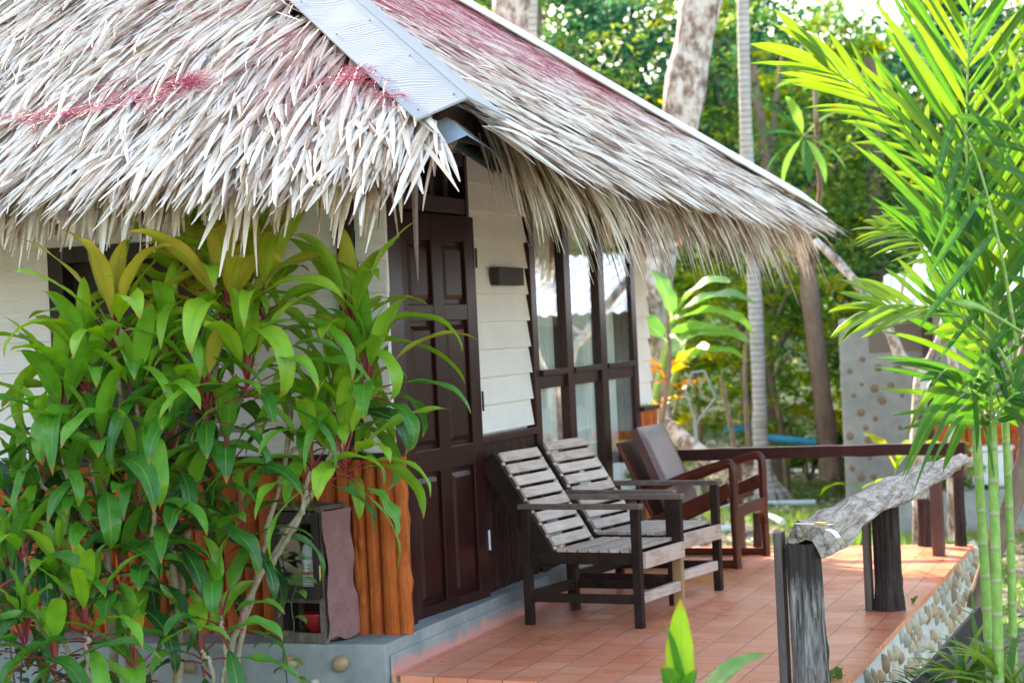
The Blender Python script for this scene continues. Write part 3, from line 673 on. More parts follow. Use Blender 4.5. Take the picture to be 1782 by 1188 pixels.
    u, s, row = u[ok], s[ok], row[ok]; n = len(u)
    ang = RNG.normal(-0.02 if which == 'A' else 0.12, 0.20, n)
    if which == 'B': ang = ang + 0.1
    d = norm(dn[None] * np.cos(ang)[:, None] + al[None] * np.sin(ang)[:, None])
    nn = norm(nr[None] + RNG.normal(0, 0.28, (n, 3))); side = norm(np.cross(d, nn))
    clump = 0.55 + 0.75 * vnoise(u * 9, 11) * (0.6 + .8 * vnoise(u * 31, 12))
    L = RNG.uniform(0.20, 0.40, n) * clump + 0.08 + (RNG.random(n) < .22) * RNG.uniform(.05, .22, n); w = RNG.uniform(0.012, 0.046, n) * (1 if which == 'A' else .85)
    lift = RNG.uniform(-0.02, 0.03, n)
    dr = RNG.uniform(0.07, 0.26, n) * (0.65 + clump * .6) * (1 if which == 'A' else 1.45)
    r = np.clip(RNG.beta(2.4, 1.3, n), 0, 1) * 0.95; r = np.where(RNG.random(n) < (.16 if which == 'A' else .21), RNG.uniform(.05, .3, n), r)
    p = place(u, s, -0.02 - RNG.uniform(0, 0.05, n))
    out.append(blades(n, d, side, nn, L * .72, w, 7, r, lift, dr, 0.0, p, RNG.normal(0, .035, n)))
    return out
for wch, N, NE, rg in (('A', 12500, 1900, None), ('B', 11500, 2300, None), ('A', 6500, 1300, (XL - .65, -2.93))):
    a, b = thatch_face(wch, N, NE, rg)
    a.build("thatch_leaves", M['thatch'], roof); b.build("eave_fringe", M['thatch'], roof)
# back faces carry a lighter cover
for fc in ('back', 'left'):
    n = 1800; mb = None
    if fc == 'back':
        u = RNG.uniform(-6, .7, n); s = RNG.uniform(-.1, 2.8, n); p = np.stack([u, 2 * YC + EAVE - s, ZE + SL * s - .02], -1); d = np.tile(norm(np.array([[0, 1, -SL]])), (n, 1)); nn = np.tile(norm(np.array([[0, SL, 1.0]])), (n, 1))
        keep = u < EAVE - s
    else:
        u = RNG.uniform(-.7, 5.3, n); s = RNG.uniform(-.1, 2.8, n); p = np.stack([XL - .8 + s, u, ZE + SL * s - .02], -1); d = np.tile(norm(np.array([[-1, 0, -SL]])), (n, 1)); nn = np.tile(norm(np.array([[-SL, 0, 1.0]])), (n, 1))
        keep = (u > -EAVE + s) & (u < 2 * YC + EAVE - s)
    u, p, d, nn = u[keep], p[keep], d[keep], nn[keep]; n = len(u)
    blades(n, d, norm(np.cross(d, nn)), nn, RNG.uniform(.3, .6, n), RNG.uniform(.04, .09, n), 3, RNG.random(n), RNG.uniform(0, .05, n), 0.0, 0.0, p).build("thatch_leaves", M['thatch'], roof)
# ridge boards over the hips: two planks meeting at the crest
def hip_board(cx, sgn, z0, end, start, wA, wB, name):
    """crest runs from (cx, sgn*cx..) inward; sgn=-1 near hip, +1 far hip"""
    E0 = Vector(start); E1 = Vector(end); d = (E1 - E0).normalized()
    for side_, w_ in ((0, wA), (1, wB)):
        if sgn < 0: o_ = Vector((-1, 0, 0)) if side_ == 0 else Vector((0, 1, 0)); nf = Vector((0, -SL, 1)) if side_ == 0 else Vector((SL, 0, 1))
        else: o_ = Vector((0, -1, 0)) if side_ == 0 else Vector((-1, 0, 0)); nf = Vector((SL, 0, 1)) if side_ == 0 else Vector((0, SL, 1))
        nf.normalize(); s_ = (o_ - d * o_.dot(d)).normalized(); s_ = (s_ - nf * s_.dot(nf)).normalized(); th = 0.010
        mb = MB(); pts = []
        for e in (E0, E1):
            for k in (0, w_):
                for h in (0.0, th): pts.append(tuple(e + s_ * k + nf * h + nf * (0.0015 * side_)))
        mb.add(pts, [(0, 1, 3, 2), (4, 6, 7, 5), (0, 4, 5, 1), (2, 3, 7, 6), (0, 2, 6, 4), (1, 5, 7, 3)]); mb.build(name, M['ridge' if sgn < 0 else 'ridge_sunlit'], roof)
cz = ZE + 0.045
hip_board(EAVE, -1, 0, (XA + .1, YC - .1, cz + SL * (EAVE - XA - .1)), (EAVE, -EAVE, cz), 0.225, 0.20, "ridge_board")
hip_board(EAVE, 1, 0, (XA + .1, 2 * YC - (YC - .1), cz + .035 + SL * (EAVE - XA - .1)), (EAVE + .12, 2 * YC + EAVE + .12,  cz + .035 - SL * .12), 0.46, 0.20, "ridge_board")
hb = MB(); hb.box((-3.9, YC - .1, 4.60), (3.4, .24, .012), (rad(34), 0, 0)); hb.box((-3.9, YC + .1, 4.60), (3.4, .24, .012), (rad(-34), 0, 0)); hb.build("ridge_board", M['ridge'], roof)
for k in range(9):
    for e_ in (.03, .19):
        c = Vector((EAVE - .04 - k * .30 - .0, -EAVE + .04 + k * .30, cz + SL * (.04 + k * .30))); mb = MB(); sx = c + Vector((-1, 0, 0)) * e_ * .87 + Vector((0, -.30, .42)).normalized() * 0.0; nz0 = Vector((0, -SL, 1)).normalized()
        d_ = Vector((-1, 1, SL)).normalized(); o_ = Vector((-1, 0, 0)); s_ = (o_ - d_ * o_.dot(d_)).normalized(); c2 = c + s_ * e_ + nz0 * .0105
        mb.tube([tuple(c2), tuple(c2 + nz0 * .0025)], .0042, 7); mb.build("nail", M['blackwood'], roof)
# round rafter end under the hip, dark battens
mb = MB(); mb.tube([(0.66, -0.66, 2.235), (-0.3, 0.3, 2.235 + SL * .96)], 0.032, 10); mb.build("hip_rafter", M['bark_b'], roof, smooth=True)
mb = MB(); mb.beam((XL, -0.60, 2.285), (0.60, -0.60, 2.285), .03, .04); mb.beam((0.60, -0.58, 2.285), (0.60, 5.2, 2.285), .03, .04); mb.build("eave_batten", M['oldwood'], roof)
# metal underlay sheets and the bent flashing at the corner
def sheet(which, lo, hi, z0, off, depth):
    n = int((hi - lo) / .0095); us = np.linspace(lo, hi, n); P = np.zeros((2, n, 3))
    for i, s in enumerate((0.0, depth)):
        z = z0 + SL * s + 0.008 * np.sin(us * 2 * math.pi / .076)
        P[i] = np.stack([us, np.full(n, off + s), z], -1) if which == 'A' else np.stack([np.full(n, off - s), us, z], -1)
    return MB().grid(P)
sheet('A', XL, 0.40, 2.125, -0.62, 0.55).build("metal_sheet", M['metal'], roof, smooth=True)
sheet('B', -0.15, 5.2, 2.15, 0.64, 0.55).build("metal_sheet", M['metal'], roof, smooth=True)
mb = MB(); n = 10; P = np.zeros((n, 9, 3))
for i in range(n):
    k = i / (n - 1); c = Vector((0.775 - 1.1 * k, -0.775 + 1.1 * k, 2.245 + SL * 1.1 * k))
    for j, q in enumerate(np.linspace(-1, 1, 9)):
        wgt = abs(q) * 0.36; sag = 0.030 * (1 - math.cos(q * 3)) * (1 if q < 0 else .7) + .012 * math.sin(q * 9 + i)
        x, y = (c.x - wgt, c.y) if q < 0 else (c.x, c.y + wgt * 1.35)
        P[i, j] = (x + (0.05 * q if q > 0 else 0), y, c.z - abs(q) ** 1.3 * (0.19 if q < 0 else .12) - sag * .4)
mb.grid(P); mb.build("corner_flashing", M['metal'], roof, smooth=True)

# pink bird netting caught on the thatch
net = empty("roof_netting", (0, 0, 2.5)); tag(net, "tangled pink netting lying in shreds over the thatched roof", "netting")
NETK = .30
def net_patch(which, centre, half, n, amp, seglen=0.10, w=0.0009, lift=0.045, dirr=None):
    """threads as thin crossed ribbons following the slope"""
    cs = 1 / math.sqrt(1 + SL * SL); mb = MB()
    nr = np.array([0, -SL, 1.0]) * cs if which == 'A' else np.array([SL, 0, 1.0]) * cs
    for _ in range(int(n * NETK)):
        u = centre[0] + random.gauss(0, half[0] * .5); s = centre[1] + random.gauss(0, half[1] * .5) + (0.02 * math.sin(u * 11) if which == 'A' else 0)
        if dirr is not None and random.random() < .75: th = dirr + random.gauss(0, .22)
        else: th = random.uniform(0, math.pi)
        pts = []; K = 5; L = random.uniform(.5, 1.6) * seglen
        for k in range(K):
            pts.append((u, s)); th += random.gauss(0, amp); u += math.cos(th) * L / (K - 1); s += math.sin(th) * L / (K - 1)
        if which == 'A' and max(a + b for a, b in pts) > .60: continue
        off = lift + random.uniform(-.015, .012)
        if which == 'A': Q = [np.array((a, -EAVE + b, ZE + SL * b)) + nr * off for a, b in pts]
        else: Q = [np.array((EAVE - b, a, ZE + SL * b)) + nr * off for a, b in pts]
        Q = np.array(Q); Q += RNG.normal(0, .003, Q.shape); mb.tube(Q, w, 3, caps=False)
    return mb
for args in (('A', (-0.82, 0.245), (0.26, 0.035), 300, .5, .13, .0009, .045, 0.25), ('A', (-0.64, 0.31), (0.075, 0.028), 420, .6, .10, .0009, .05, 0.4), ('A', (-1.25, 0.15), (0.30, 0.03), 300, .4, .14, .0012, .05, 0.22),
             ('A', (0.25, 0.20), (0.24, 0.030), 220, .5, .10, .0012, .05, -.1), ('A', (0.18, 0.24), (0.07, 0.022), 170, .6, .08, .0009, .0455, -.3), ('A', (0.42, 0.09), (0.16, 0.04), 220, .5, .09, .0012, .05, 0.3), ('A', (0.66, 0.05), (0.07, 0.03), 120, .5, .08, .0012, .05, .3),
             ('A', (-0.6, 1.0), (1.4, 0.9), 1600, .3, .16, .0006, .045, None),
             ('B', (2.2, 1.45), (2.2, 0.45), 1300, .3, .16, .0010, .045, -1.3), ('B', (3.2, 0.9), (1.8, 0.4), 800, .3, .15, .0010, .045, -1.2), ('B', (0.9, 1.2), (0.7, 0.5), 500, .3, .14, .0010, .045, -1.2)):
    nb_ = net_patch(*args)
    if nb_.v: nb_.build("net_shred", M['net'], net)

# ------------------------------------------------------------------ terrace
ter = empty("tiled_terrace", (0, 0, 0)); tag(ter, "raised terracotta tiled terrace with a pebble studded side wall beside the bungalow", "terrace")
def front(x): return -0.250 - 0.165 * x
mb = MB(); TX = 2.10; TY = 4.44; V = [(0.128, front(.128), 0), (TX, front(TX), 0), (TX, TY, 0), (0.128, TY, 0)]
mb.add(V + [(x, y, -0.03) for x, y, _ in V], [(0, 1, 2, 3), (0, 4, 5, 1), (1, 5, 6, 2), (2, 6, 7, 3)])
mb.build("tile_floor", M['tiles'], ter)
mb = MB(); V = [(0.129, front(.129) + .012, -0.03), (TX - .012, front(TX) + .012, -0.03), (TX - .012, TY - .01, -0.03), (0.129, TY - .01, -0.03)]
Vb = [(0.129, front(.129) + .0, -0.75), (TX + .05, front(TX) - .03, -0.75), (TX + .05, TY + .02, -0.75), (0.129, TY + .02, -0.75)]
mb.add(V + Vb, [(0, 4, 5, 1), (1, 5, 6, 2), (2, 6, 7, 3)]); mb.build("retaining_wall", M['concrete_lt'], ter)
mb = MB(); pl = []
for _ in range(9000):
    y, z = random.uniform(-0.55, 4.38), random.uniform(-0.56, -0.055)
    if all((y - a) ** 2 + ((z - b) * .8) ** 2 > (0.070 + q) ** 2 for a, b, q in pl): pl.append((y, z, random.uniform(.0, .03)))
for y, z, q in pl:
    x = TX - .012 + .062 * (-z - .03) / .72
    pebble(mb, (x, y, z), random.uniform(.019, .031), random.uniform(.030, .050), random.uniform(.020, .036), 'x', random.uniform(-.5, .5))
mb.build("pebble_facing", M['pebble'], ter, smooth=True)
mb = MB()
for c, a in (((2.10, 4.46, -.06), .055), ((2.13, 4.5, -.2), .07), ((2.12, 4.47, -.36), .065), ((2.16, 4.3, -.13), .05)): pebble(mb, c, a, a * .8, a * .8, 'x', .3, random.uniform(.5, .9))
mb.build("corner_stones", M['pebble'], ter, smooth=True)

# ------------------------------------------------------------------ log railing
rail = empty("log_railing", (2.0, -0.3, 0)); tag(rail, "weathered bark slab handrail on split log posts along the terrace edge", "railing")
def half_log(parent):
    ks = np.array([-.50, 0, .7, 1.5, 2.2, 3.0, 3.95]); cx = np.array([2.005, 1.995, 1.99, 2.01, 2.03, 2.085, 2.11]); w = np.array([.185, .225, .25, .29, .26, .20, .13])
    zc = np.array([.665, .655, .645, .625, .625, .63, .60]); ah = np.array([.115, .095, .07, .05, .045, .035, .03])
    n, m = 90, 22; mb = MB(); top = np.zeros((n, m, 3)); bot = np.zeros((n, m, 3))
    for i in range(n):
        y = -.50 + 4.45 * i / (n - 1); c, ww, z0, h = [np.interp(y, ks, q) for q in (cx, w, zc, ah)]
        c += .018 * (vnoise(y * 1.7, 3) - .5); ww *= 1 + .22 * (vnoise(y * 3.1, 4) - .5)
        for j in range(m):
            u = j / (m - 1) * 2 - 1
            ridge = .014 * (vnoise(u * 6 + y * 2, 7) - .5) + .024 * (vnoise(y * 3 + u * 1.5, 8) - .5) + .006 * (vnoise(y * 11 + u * 3, 18) - .5)
            z = z0 - h * abs(u) ** 2.3 * (1.15 if u > 0 else .95) + ridge; yy = y + (.022 * math.sin(u * 5) if i == 0 else 0)
            top[i, j] = (c + u * ww / 2, yy, z)
        tx, tz = np.gradient(top[i, :, 0]), np.gradient(top[i, :, 2]); ln = np.hypot(tx, tz)
        th = (.042 + .022 * math.exp(-(y + .5) * 3)) * (1 - .25 * np.abs(np.linspace(-1, 1, m))) + .006 * vnoise(y * 6 + np.linspace(-3, 3, m), 12)
        bot[i] = top[i]; bot[i, :, 0] += tz / ln * th * .9; bot[i, :, 2] -= tx / ln * th
    mb.grid(top[:, ::-1]); mb.grid(bot); ends = [(top[:, 0], bot[:, 0]), (bot[:, -1], top[:, -1]), (bot[0], top[0]), (top[-1], bot[-1])]
    for a, b in ends: mb.grid(np.stack([a, b], 1))
    mb.build("handrail", M['drift'], parent, smooth=True)
half_log(rail)
def log_post(parent, name, c, r, z1, mat, seed, z0=-0.0, lean=(0, 0)):
    n, m = 40, 84; P = np.zeros((n, m, 3)); mb = MB()
    for i in range(n):
        z = z0 + (z1 - z0) * i / (n - 1); k = 1 + .10 * (vnoise(z * 6, seed) - .5) + .10 * max(0, .12 - (z - z0)) / .12
        for j in range(m):
            a = 2 * math.pi * j / m
            g_ = -.15 * max(0, math.cos(a * 3 + seed + .5 * math.sin(z * 5))) ** 14 - .12 * max(0, math.cos(a * 7 + seed * 2 + .6 * math.sin(z * 7 + 1))) ** 10 - .08 * max(0, math.cos(a * 13 + z * 2)) ** 6 + .10 * (vnoise(a / (2 * math.pi) * 18 % 18, seed + 2) - .5) + .06 * (vnoise(a * 3 + z * 3, seed + 5) - .5)
            kn = .16 * math.exp(-((z - z1 * .55) / .03) ** 2 - ((a - 5.4) / .35) ** 2) + .12 * math.exp(-((z - z1 * .25) / .04) ** 2 - ((a - .3) / .4) ** 2)
            rr = r * k * (1 + g_ + kn); P[i, j] = (c[0] + rr * math.cos(a) + lean[0] * z, c[1] + rr * math.sin(a) + lean[1] * z, z - (0.02 * vnoise(j * .7, seed) if i == n - 1 else 0))
    mb.grid(P, .5, .5, 0, True); V = np.vstack([P[-1], P[-1].mean(0) - (0, 0, .012)]); mb.add3(V, [(k, (k + 1) % m, m) for k in range(m)])
    return mb.build(name, mat, parent, smooth=True)
log_post(rail, "log_post", (1.992, -.462), .074, .585, M['wlog'], 3, lean=(-.02, 0))
mb = MB(); mb.box2((1.872, -.50, 0), (1.905, -.42, .62)); mb.build("plank_post", M['greyplank'], rail, bevel=.004)
log_post(rail, "log_post", (1.985, 1.66), .068, .575, M['charred'], 9)
mb = MB(); mb.box2((1.872, 1.61, 0), (1.905, 1.70, .57)); mb.build("plank_post", M['greyplank'], rail, bevel=.004)
mb = MB(); mb.box2((1.92, 3.84, 0), (1.99, 3.92, .55)); mb.build("square_post", M['brownpost'], rail, bevel=.004)
mb = MB(); mb.box2((1.991, 3.80, .47), (2.13, 3.87, .555)); mb.build("cross_piece", M['brownpost'], rail, bevel=.004)
br = empty("rear_railing", (1.1, 4.36, 0)); tag(br, "dark brown horizontal beam rail across the far end of the terrace", "railing")
mb = MB(); n = 30; P = np.zeros((n, 4, 3))
for i in range(n):
    x = .06 + 2.02 * i / (n - 1); a = .006 * (vnoise(i * .6, 2) - .5); b = .010 * (vnoise(i * .5, 3) - .5)
    P[i] = [(x, 4.33, .572 + b), (x, 4.33, .645 + a), (x, 4.40, .645 + a), (x, 4.40, .572 + b)]
mb.grid(P, .5, .5, 0, True); mb.add(np.vstack([P[0], P[-1]]), [(0, 1, 2, 3), (7, 6, 5, 4)]); mb.build("beam", M['maroon_plank'], br, bevel=.003)
mb = MB(); mb.box2((.615, 4.345, 0), (.665, 4.385, .571)); mb.build("plank_post", M['greyplank'], br, bevel=.003)
log_post(br, "log_post", (1.82, 4.38), .052, .30, M['charred'], 14)
log_post(br, "log_post", (2.03, 4.37), .036, .57, M['charred'], 17)
log_post(br, "log_post", (.745, 4.41), .036, .225, M['charred'], 21)
# bolt lying on the handrail
bolt = empty("door_bolt", (2.090, -0.659, 0.657)); tag(bolt, "small steel and brass bolt resting on the near end of the handrail", "bolt")
bl = Vector(bolt.location)
mb = MB(); mb.beam(bl + Vector((-.10, .03, .012)), bl + Vector((.055, -.02, .012)), .012, .004); mb.build("rod", M['steel'], bolt, bevel=.001)
mb = MB(); mb.beam(bl + Vector((-.016, .006, .014)), bl + Vector((.026, -.010, .012)), .024, .014); mb.build("brass_body", M['brass'], bolt, bevel=.002)
strap = empty("metal_strap", (2.157, -0.701, 0.615)); tag(strap, "thin curved metal strap nailed over the right edge of the handrail", "strap")
mb = MB(); q = np.array(smooth_path([(2.125, -0.743, 0.657), (2.147, -0.735, 0.645), (2.166, -0.752, 0.625), (2.175, -0.724, 0.600)], 10)); o2 = np.array([.012, .035, 0])
mb.grid(np.stack([q, q + o2], 1)); mb.grid(np.stack([q + o2 - (0, 0, .002), q - (0, 0, .002)], 1)); mb.build("strip", M['steel'], strap)

# ------------------------------------------------------------------ chairs
def slat_chair(loc, rz, W, label, repair):
    ch = empty("slatted_armchair", loc, rz); tag(ch, label, "armchair", "weathered slatted armchairs on the terrace")
    D, lw, hA = 0.645, 0.045, 0.60; y0, y1 = -W / 2, W / 2
    L = lambda mb, nm, m_, bv=.0035: mb.build(nm, m_, ch, bevel=bv, local=True)
    for sy, yy in ((-1, y0), (1, y1)):
        a, b = (yy, yy + lw * .8) if sy < 0 else (yy - lw * .8, yy)
        zb = 0.30 if (repair and sy > 0) else 0.0
        mb = MB(); mb.box2((D / 2 - lw, a, zb), (D / 2, b, hA - .026)); L(mb, "leg", M['chair_frame'])
        mb = MB(); mb.box2((-D / 2, a, 0), (-D / 2 + lw, b, hA - .026)); L(mb, "leg", M['chair_frame'])
        if zb:
            mb = MB(); mb.box2((D / 2 - lw - .012, a - .004, 0), (D / 2 - .006, b - .002, .298)); tag(L(mb, "leg", M['pale_wood']), "bare pale timber replacement foot")
        mb = MB(); mb.box2((-D / 2 - .01, a - .008, hA - .0255), (D / 2 + .012, b + .008, hA)); L(mb, "armrest", M['chair_arm'])
        mb = MB(); mb.box2((-D / 2 + lw, a + .006, .305), (D / 2 - lw, b - .006, .362)); L(mb, "side_rail", M['chair_frame'])
        mb = MB(); mb.box2((-D / 2 + lw, a + .008, .115), (D / 2 - lw, b - .008, .160)); L(mb, "stretcher", M['chair_frame'])
    mb = MB(); mb.box2((D / 2 - lw + .004, y0 + lw, .115), (D / 2 - .008, y1 - lw, .165)); L(mb, "stretcher", M['chair_slat'])
    mb = MB(); mb.box2((-D / 2 + .006, y0 + lw, .115), (-D / 2 + lw - .006, y1 - lw, .165)); L(mb, "stretcher", M['chair_frame'])
    mb = MB(); mb.box2((D / 2 - .004, y0 + lw * .82, .285), (D / 2 + .018, y1 - lw * .82, .364)); L(mb, "front_apron", M['chair_slat'])
    x = -.13
    while x < D / 2 - .05:
        mb = MB(); mb.box2((x, y0 + .012, .3635), (x + .046, y1 - .012, .380 + random.uniform(-.001, .002))); L(mb, "seat_slat", M['chair_slat'], .002); x += .0575
    # leaning back: local axis up the slope
    p0, p1 = Vector((-.13, 0, .315)), Vector((-.475, 0, .855)); d = (p1 - p0); Lb = d.length; d.normalize(); f = Vector((d.z, 0, -d.x))
    for yy in (y0 + lw + .005, y1 - lw - .005):
        mb = MB(); mb.beam(p0 + Vector((0, yy, 0)) - f * .052, p1 + Vector((0, yy, 0)) - f * .052, .028, .105, f); L(mb, "back_stile", M['chair_frame'])
    nS = 9; pitch = Lb / nS
    for k in range(nS):
        c = p0 + d * (pitch * (k + .5)); mb = MB()
        mb.beam(c + Vector((0, y0 + lw + .020, 0)) + f * .0075, c + Vector((0, y1 - lw - .020 - random.uniform(0, .006), 0)) + f * .0075, pitch * .74, .0145, f)
        L(mb, "back_slat", M['chair_slat'], .002)
        if k < nS - 1:
            for yy in (y0 + lw + .012, y1 - lw - .022):
                cc = c + d * (pitch * .5); mb = MB(); mb.beam(cc + Vector((0, yy - .008, 0)) + f * .001, cc + Vector((0, yy + .018, 0)) + f * .001, pitch * .2, .012, f); L(mb, "spacer", M['chair_slat'], .001)
    return ch
slat_chair((0.620, 1.350, 0), rad(-9), 0.545, "slatted wooden armchair nearest the door with a pale replacement foot", True)
slat_chair((0.608, 2.150, 0), rad(-11), 0.60, "slatted wooden armchair in the middle between the other two chairs", False)
# red-brown armchair with cushions
ac = empty("cushioned_armchair", (0.52, 3.64, 0), rad(-4)); tag(ac, "red brown lacquered armchair with a leatherette back cushion, farthest from the door", "armchair")
def rounded_bar(path, w, th, name, mat=None):
    """flat bar with rounded corners, path lies in a vertical x-z plane at y"""
    q = smooth_path(path, 40) if len(path) > 2 else np.array(path); mb = MB(); n = len(q); P = np.zeros((n, 8, 3)); tg = norm(np.gradient(q, axis=0)); 
    for i in range(n):
        nz_ = np.cross(tg[i], (0, 1, 0)); nz_ /= np.linalg.norm(nz_); k = .3
        for j, (a, b) in enumerate(((-1, -k), (-k, -1), (k, -1), (1, -k), (1, k), (k, 1), (-k, 1), (-1, k))):
            P[i, j] = q[i] + np.array((0, 1, 0)) * a * w / 2 + nz_ * b * th / 2
    mb.grid(P, random.random(), .5, 0, True)
    for e in (0, -1): V = np.vstack([P[e], q[e]]); mb.add3(V, [(k_, (k_ + 1) % 8, 8) for k_ in range(8)])
    return mb.build(name, mat or M['redwood'], ac, smooth=True, local=True)
for yy in (-.31, .31):
    rounded_bar([(.355, yy, 0.0), (.350, yy, .3), (.352, yy, .55), (.340, yy, .612), (.285, yy, .618), (.05, yy, .545), (-.20, yy, .455), (-.36, yy, .40)], .036, .050, "armrest")
    rounded_bar([(.36, yy, .026), (-.36, yy, .026)], .034, .048, "runner")
    rounded_bar([(-.28, yy, .04), (-.30, yy, .44)], .034, .05, "leg")
    mb = MB(); mb.beam((.335, yy, .47), (-.34, yy, .19), .028, .085); mb.build("side_rail", M['redwood'], ac, bevel=.004, local=True)
mb = MB(); n = 20; P = np.zeros((n, 2, 2, 3))
for i in range(n):
    y = -.292 + .584 * i / (n - 1); zb = .300 - .10 * (abs(y) / .292) ** 6; P[i] = [[(.335, y, zb), (.335, y, .365)], [(.368, y, zb), (.368, y, .365)]]
Q = np.stack([P[:, 0, 0], P[:, 0, 1], P[:, 1, 1], P[:, 1, 0]], 1); mb.grid(Q, .5, .5, 0, True); mb.build("front_rail", M['redwood'], ac, local=True)
mb = MB(); mb.beam((.30, 0, .395), (-.20, 0, .245), .54, .03); mb.build("seat_board", M['redwood'], ac, bevel=.004, local=True)
def cushion(name, p, q, W, th, mat):
    p, q = Vector(p), Vector(q); d = q - p; Lc = d.length; d.normalize(); f = Vector((d.z, 0, -d.x)); n = 16; mb = MB(); S = []
    for sgn in (1, -1):
        P = np.zeros((n, n, 3))
        for i in range(n):
            for j in range(n):
                u, v_ = i / (n - 1) * 2 - 1, j / (n - 1) * 2 - 1
                e = (1 - abs(u) ** 5) ** .35 * (1 - abs(v_) ** 5) ** .35
                c = p + d * (Lc * (u + 1) / 2) + Vector((0, v_ * W / 2, 0)) + f * (sgn * th / 2 * (.55 + .45 * e))
                P[i, j] = c
        mb.grid(P if sgn < 0 else P[:, ::-1]); S.append(P)
    A, B = S
    for a, b in ((A[0], B[0]), (B[-1], A[-1]), (B[:, 0], A[:, 0]), (A[:, -1], B[:, -1])): mb.grid(np.stack([a, b], 1))
    return mb.build(name, mat, ac, smooth=True, local=True)
cushion("back_cushion", (-.05, 0, .285), (-.285, 0, .835), .50, .095, M['leather'])
mb = MB(); mb.beam((-.145, 0, .22), (-.39, 0, .755), .52, .022, (1, 0, .4)); mb.build("back_panel", M['redwood'], ac, bevel=.004, local=True)

# ------------------------------------------------------------------ cabinet on the foundation ledge
cb_ = empty("glazed_cabinet", (-0.275, -0.185, 0.138), rad(-13)); tag(cb_, "small old wooden cabinet with a glass door standing on the ledge behind the leaves", "cabinet")
CW, CD, CH = .285, .19, .60
def cbx(nm, lo, hi, m_, par=cb_): mb = MB(); mb.box2(lo, hi); return mb.build(nm, m_, par, bevel=.002, local=True)
for x in (-CW / 2, CW / 2 - .03):
    for y in (-CD / 2, CD / 2 - .025): cbx("corner_post", (x, y, 0), (x + .03, y + .025, CH), M['oldwood'])
for z, h in ((.012, .02), (.175, .022), (CH - .02, .02)): cbx("shelf", (-CW / 2 + .002, -CD / 2 + .003, z), (CW / 2 - .002, CD / 2 - .003, z + h), M['oldwood'])
cbx("front_rail", (-CW / 2 + .03, -CD / 2 - .002, 0), (CW / 2 - .03, -CD / 2 + .016, .045), M['oldwood'])
cbx("side_panel", (-CW / 2 + .002, -CD / 2 + .025, .03), (-CW / 2 + .008, CD / 2 - .025, CH - .02), M['blackwood'])
cbx("back_panel", (-CW / 2 + .004, CD / 2 - .008, .03), (CW / 2 - .004, CD / 2 - .002, CH - .02), M['blackwood'])
cd_ = bpy.data.objects.new("glass_door", None); scene.collection.objects.link(cd_); cd_.parent = cb_
mb = MB(); zz0, zz1 = .20, CH - .025
for lo, hi in (((-CW / 2 + .006, -CD / 2 - .016, zz0), (-CW / 2 + .045, -CD / 2 - .004, zz1)), ((CW / 2 - .045, -CD / 2 - .016, zz0), (CW / 2 - .006, -CD / 2 - .004, zz1)), ((-CW / 2 + .045, -CD / 2 - .0155, zz0), (CW / 2 - .045, -CD / 2 - .0045, zz0 + .05)), ((-CW / 2 + .045, -CD / 2 - .0155, zz1 - .05), (CW / 2 - .045, -CD / 2 - .0045, zz1))): mb.box2(lo, hi)
mb.build("door_frame", M['blackwood'], cd_, bevel=.002, local=True)
mb = MB(); mb.box2((-CW / 2 + .045, -CD / 2 - .011, zz0 + .05), (CW / 2 - .045, -CD / 2 - .008, zz1 - .05)); mb.build("pane", M['glass2'], cd_, local=True)
mb = MB(); mb.tube([(CW / 2 - .004, -CD / 2 - .018, .28), (CW / 2 - .004, -CD / 2 - .018, .345)], .004, 8); mb.build("hinge", M['brass'], cd_, local=True)
def in_cab(x, y, z): return tuple(Vector(cb_.location) + Matrix.Rotation(rad(-13), 3, 'Z') @ Vector((x, y, z)))
bo = empty("labelled_bottle", in_cab(.03, -.02, .1975), rad(-13)); tag(bo, "white bottle with green and red printed label behind the glass of the cabinet", "bottle")
mb = MB(); mb.lathe([(0, 0), (.045, .002), (.048, .01), (.048, .20), (.042, .225), (.018, .245), (.018, .262), (0, .262)], 20); mb.build("body", M['white'], bo, smooth=True, local=True)
mb = MB(); mb.lathe([(.020, .25), (.020, .275), (0, .277)], 16); mb.build("cap", M['blackwood'], bo, smooth=True, local=True)
def lab(z0, z1, m_, rr=.0492, a0=-2.7, a1=-.4, nm="label"):
    mb = MB(); a = np.linspace(a0, a1, 14); P = np.stack([np.stack([rr * np.cos(a), rr * np.sin(a), np.full(14, z)], -1) for z in (z0, z1)]); mb.grid(P); return mb.build(nm, m_, bo, smooth=True, local=True)
lab(.015, .195, M['label'])
lab(.165, .182, M['green_ink'], .0497, nm="printed_band"); lab(.098, .112, M['red_ink'], .0497, nm="printed_band")
for k in range(5): lab(.028 + k * .012, .031 + k * .012, M['grey_ink'], .0497, -2.2, -1.0 + .2 * (k % 2), "printed_line")
for k in range(4): lab(.122 + (k // 2) * .016, .131 + (k // 2) * .016, M['grey_ink'], .0497, -2.0 + .5 * (k % 2), -1.75 + .5 * (k % 2), "printed_mark")
rb = empty("red_bowl", in_cab(.045, -.02, .0335)); tag(rb, "red plastic bowl on the open bottom shelf of the cabinet", "bowl")
mb = MB(); mb.lathe([(0, 0), (.035, 0), (.055, .03), (.066, .09), (.069, .092), (.069, .088), (.060, .03), (0, .012)], 24); mb.build("shell", M['red'], rb, smooth=True, local=True)
cl = empty("draped_cloth", in_cab(CW / 2, 0, .03), rad(-13)); tag(cl, "faded pink brown cloth hanging over the right side of the cabinet", "cloth")
mb = MB(); n = 24; P = np.zeros((n, n, 3))
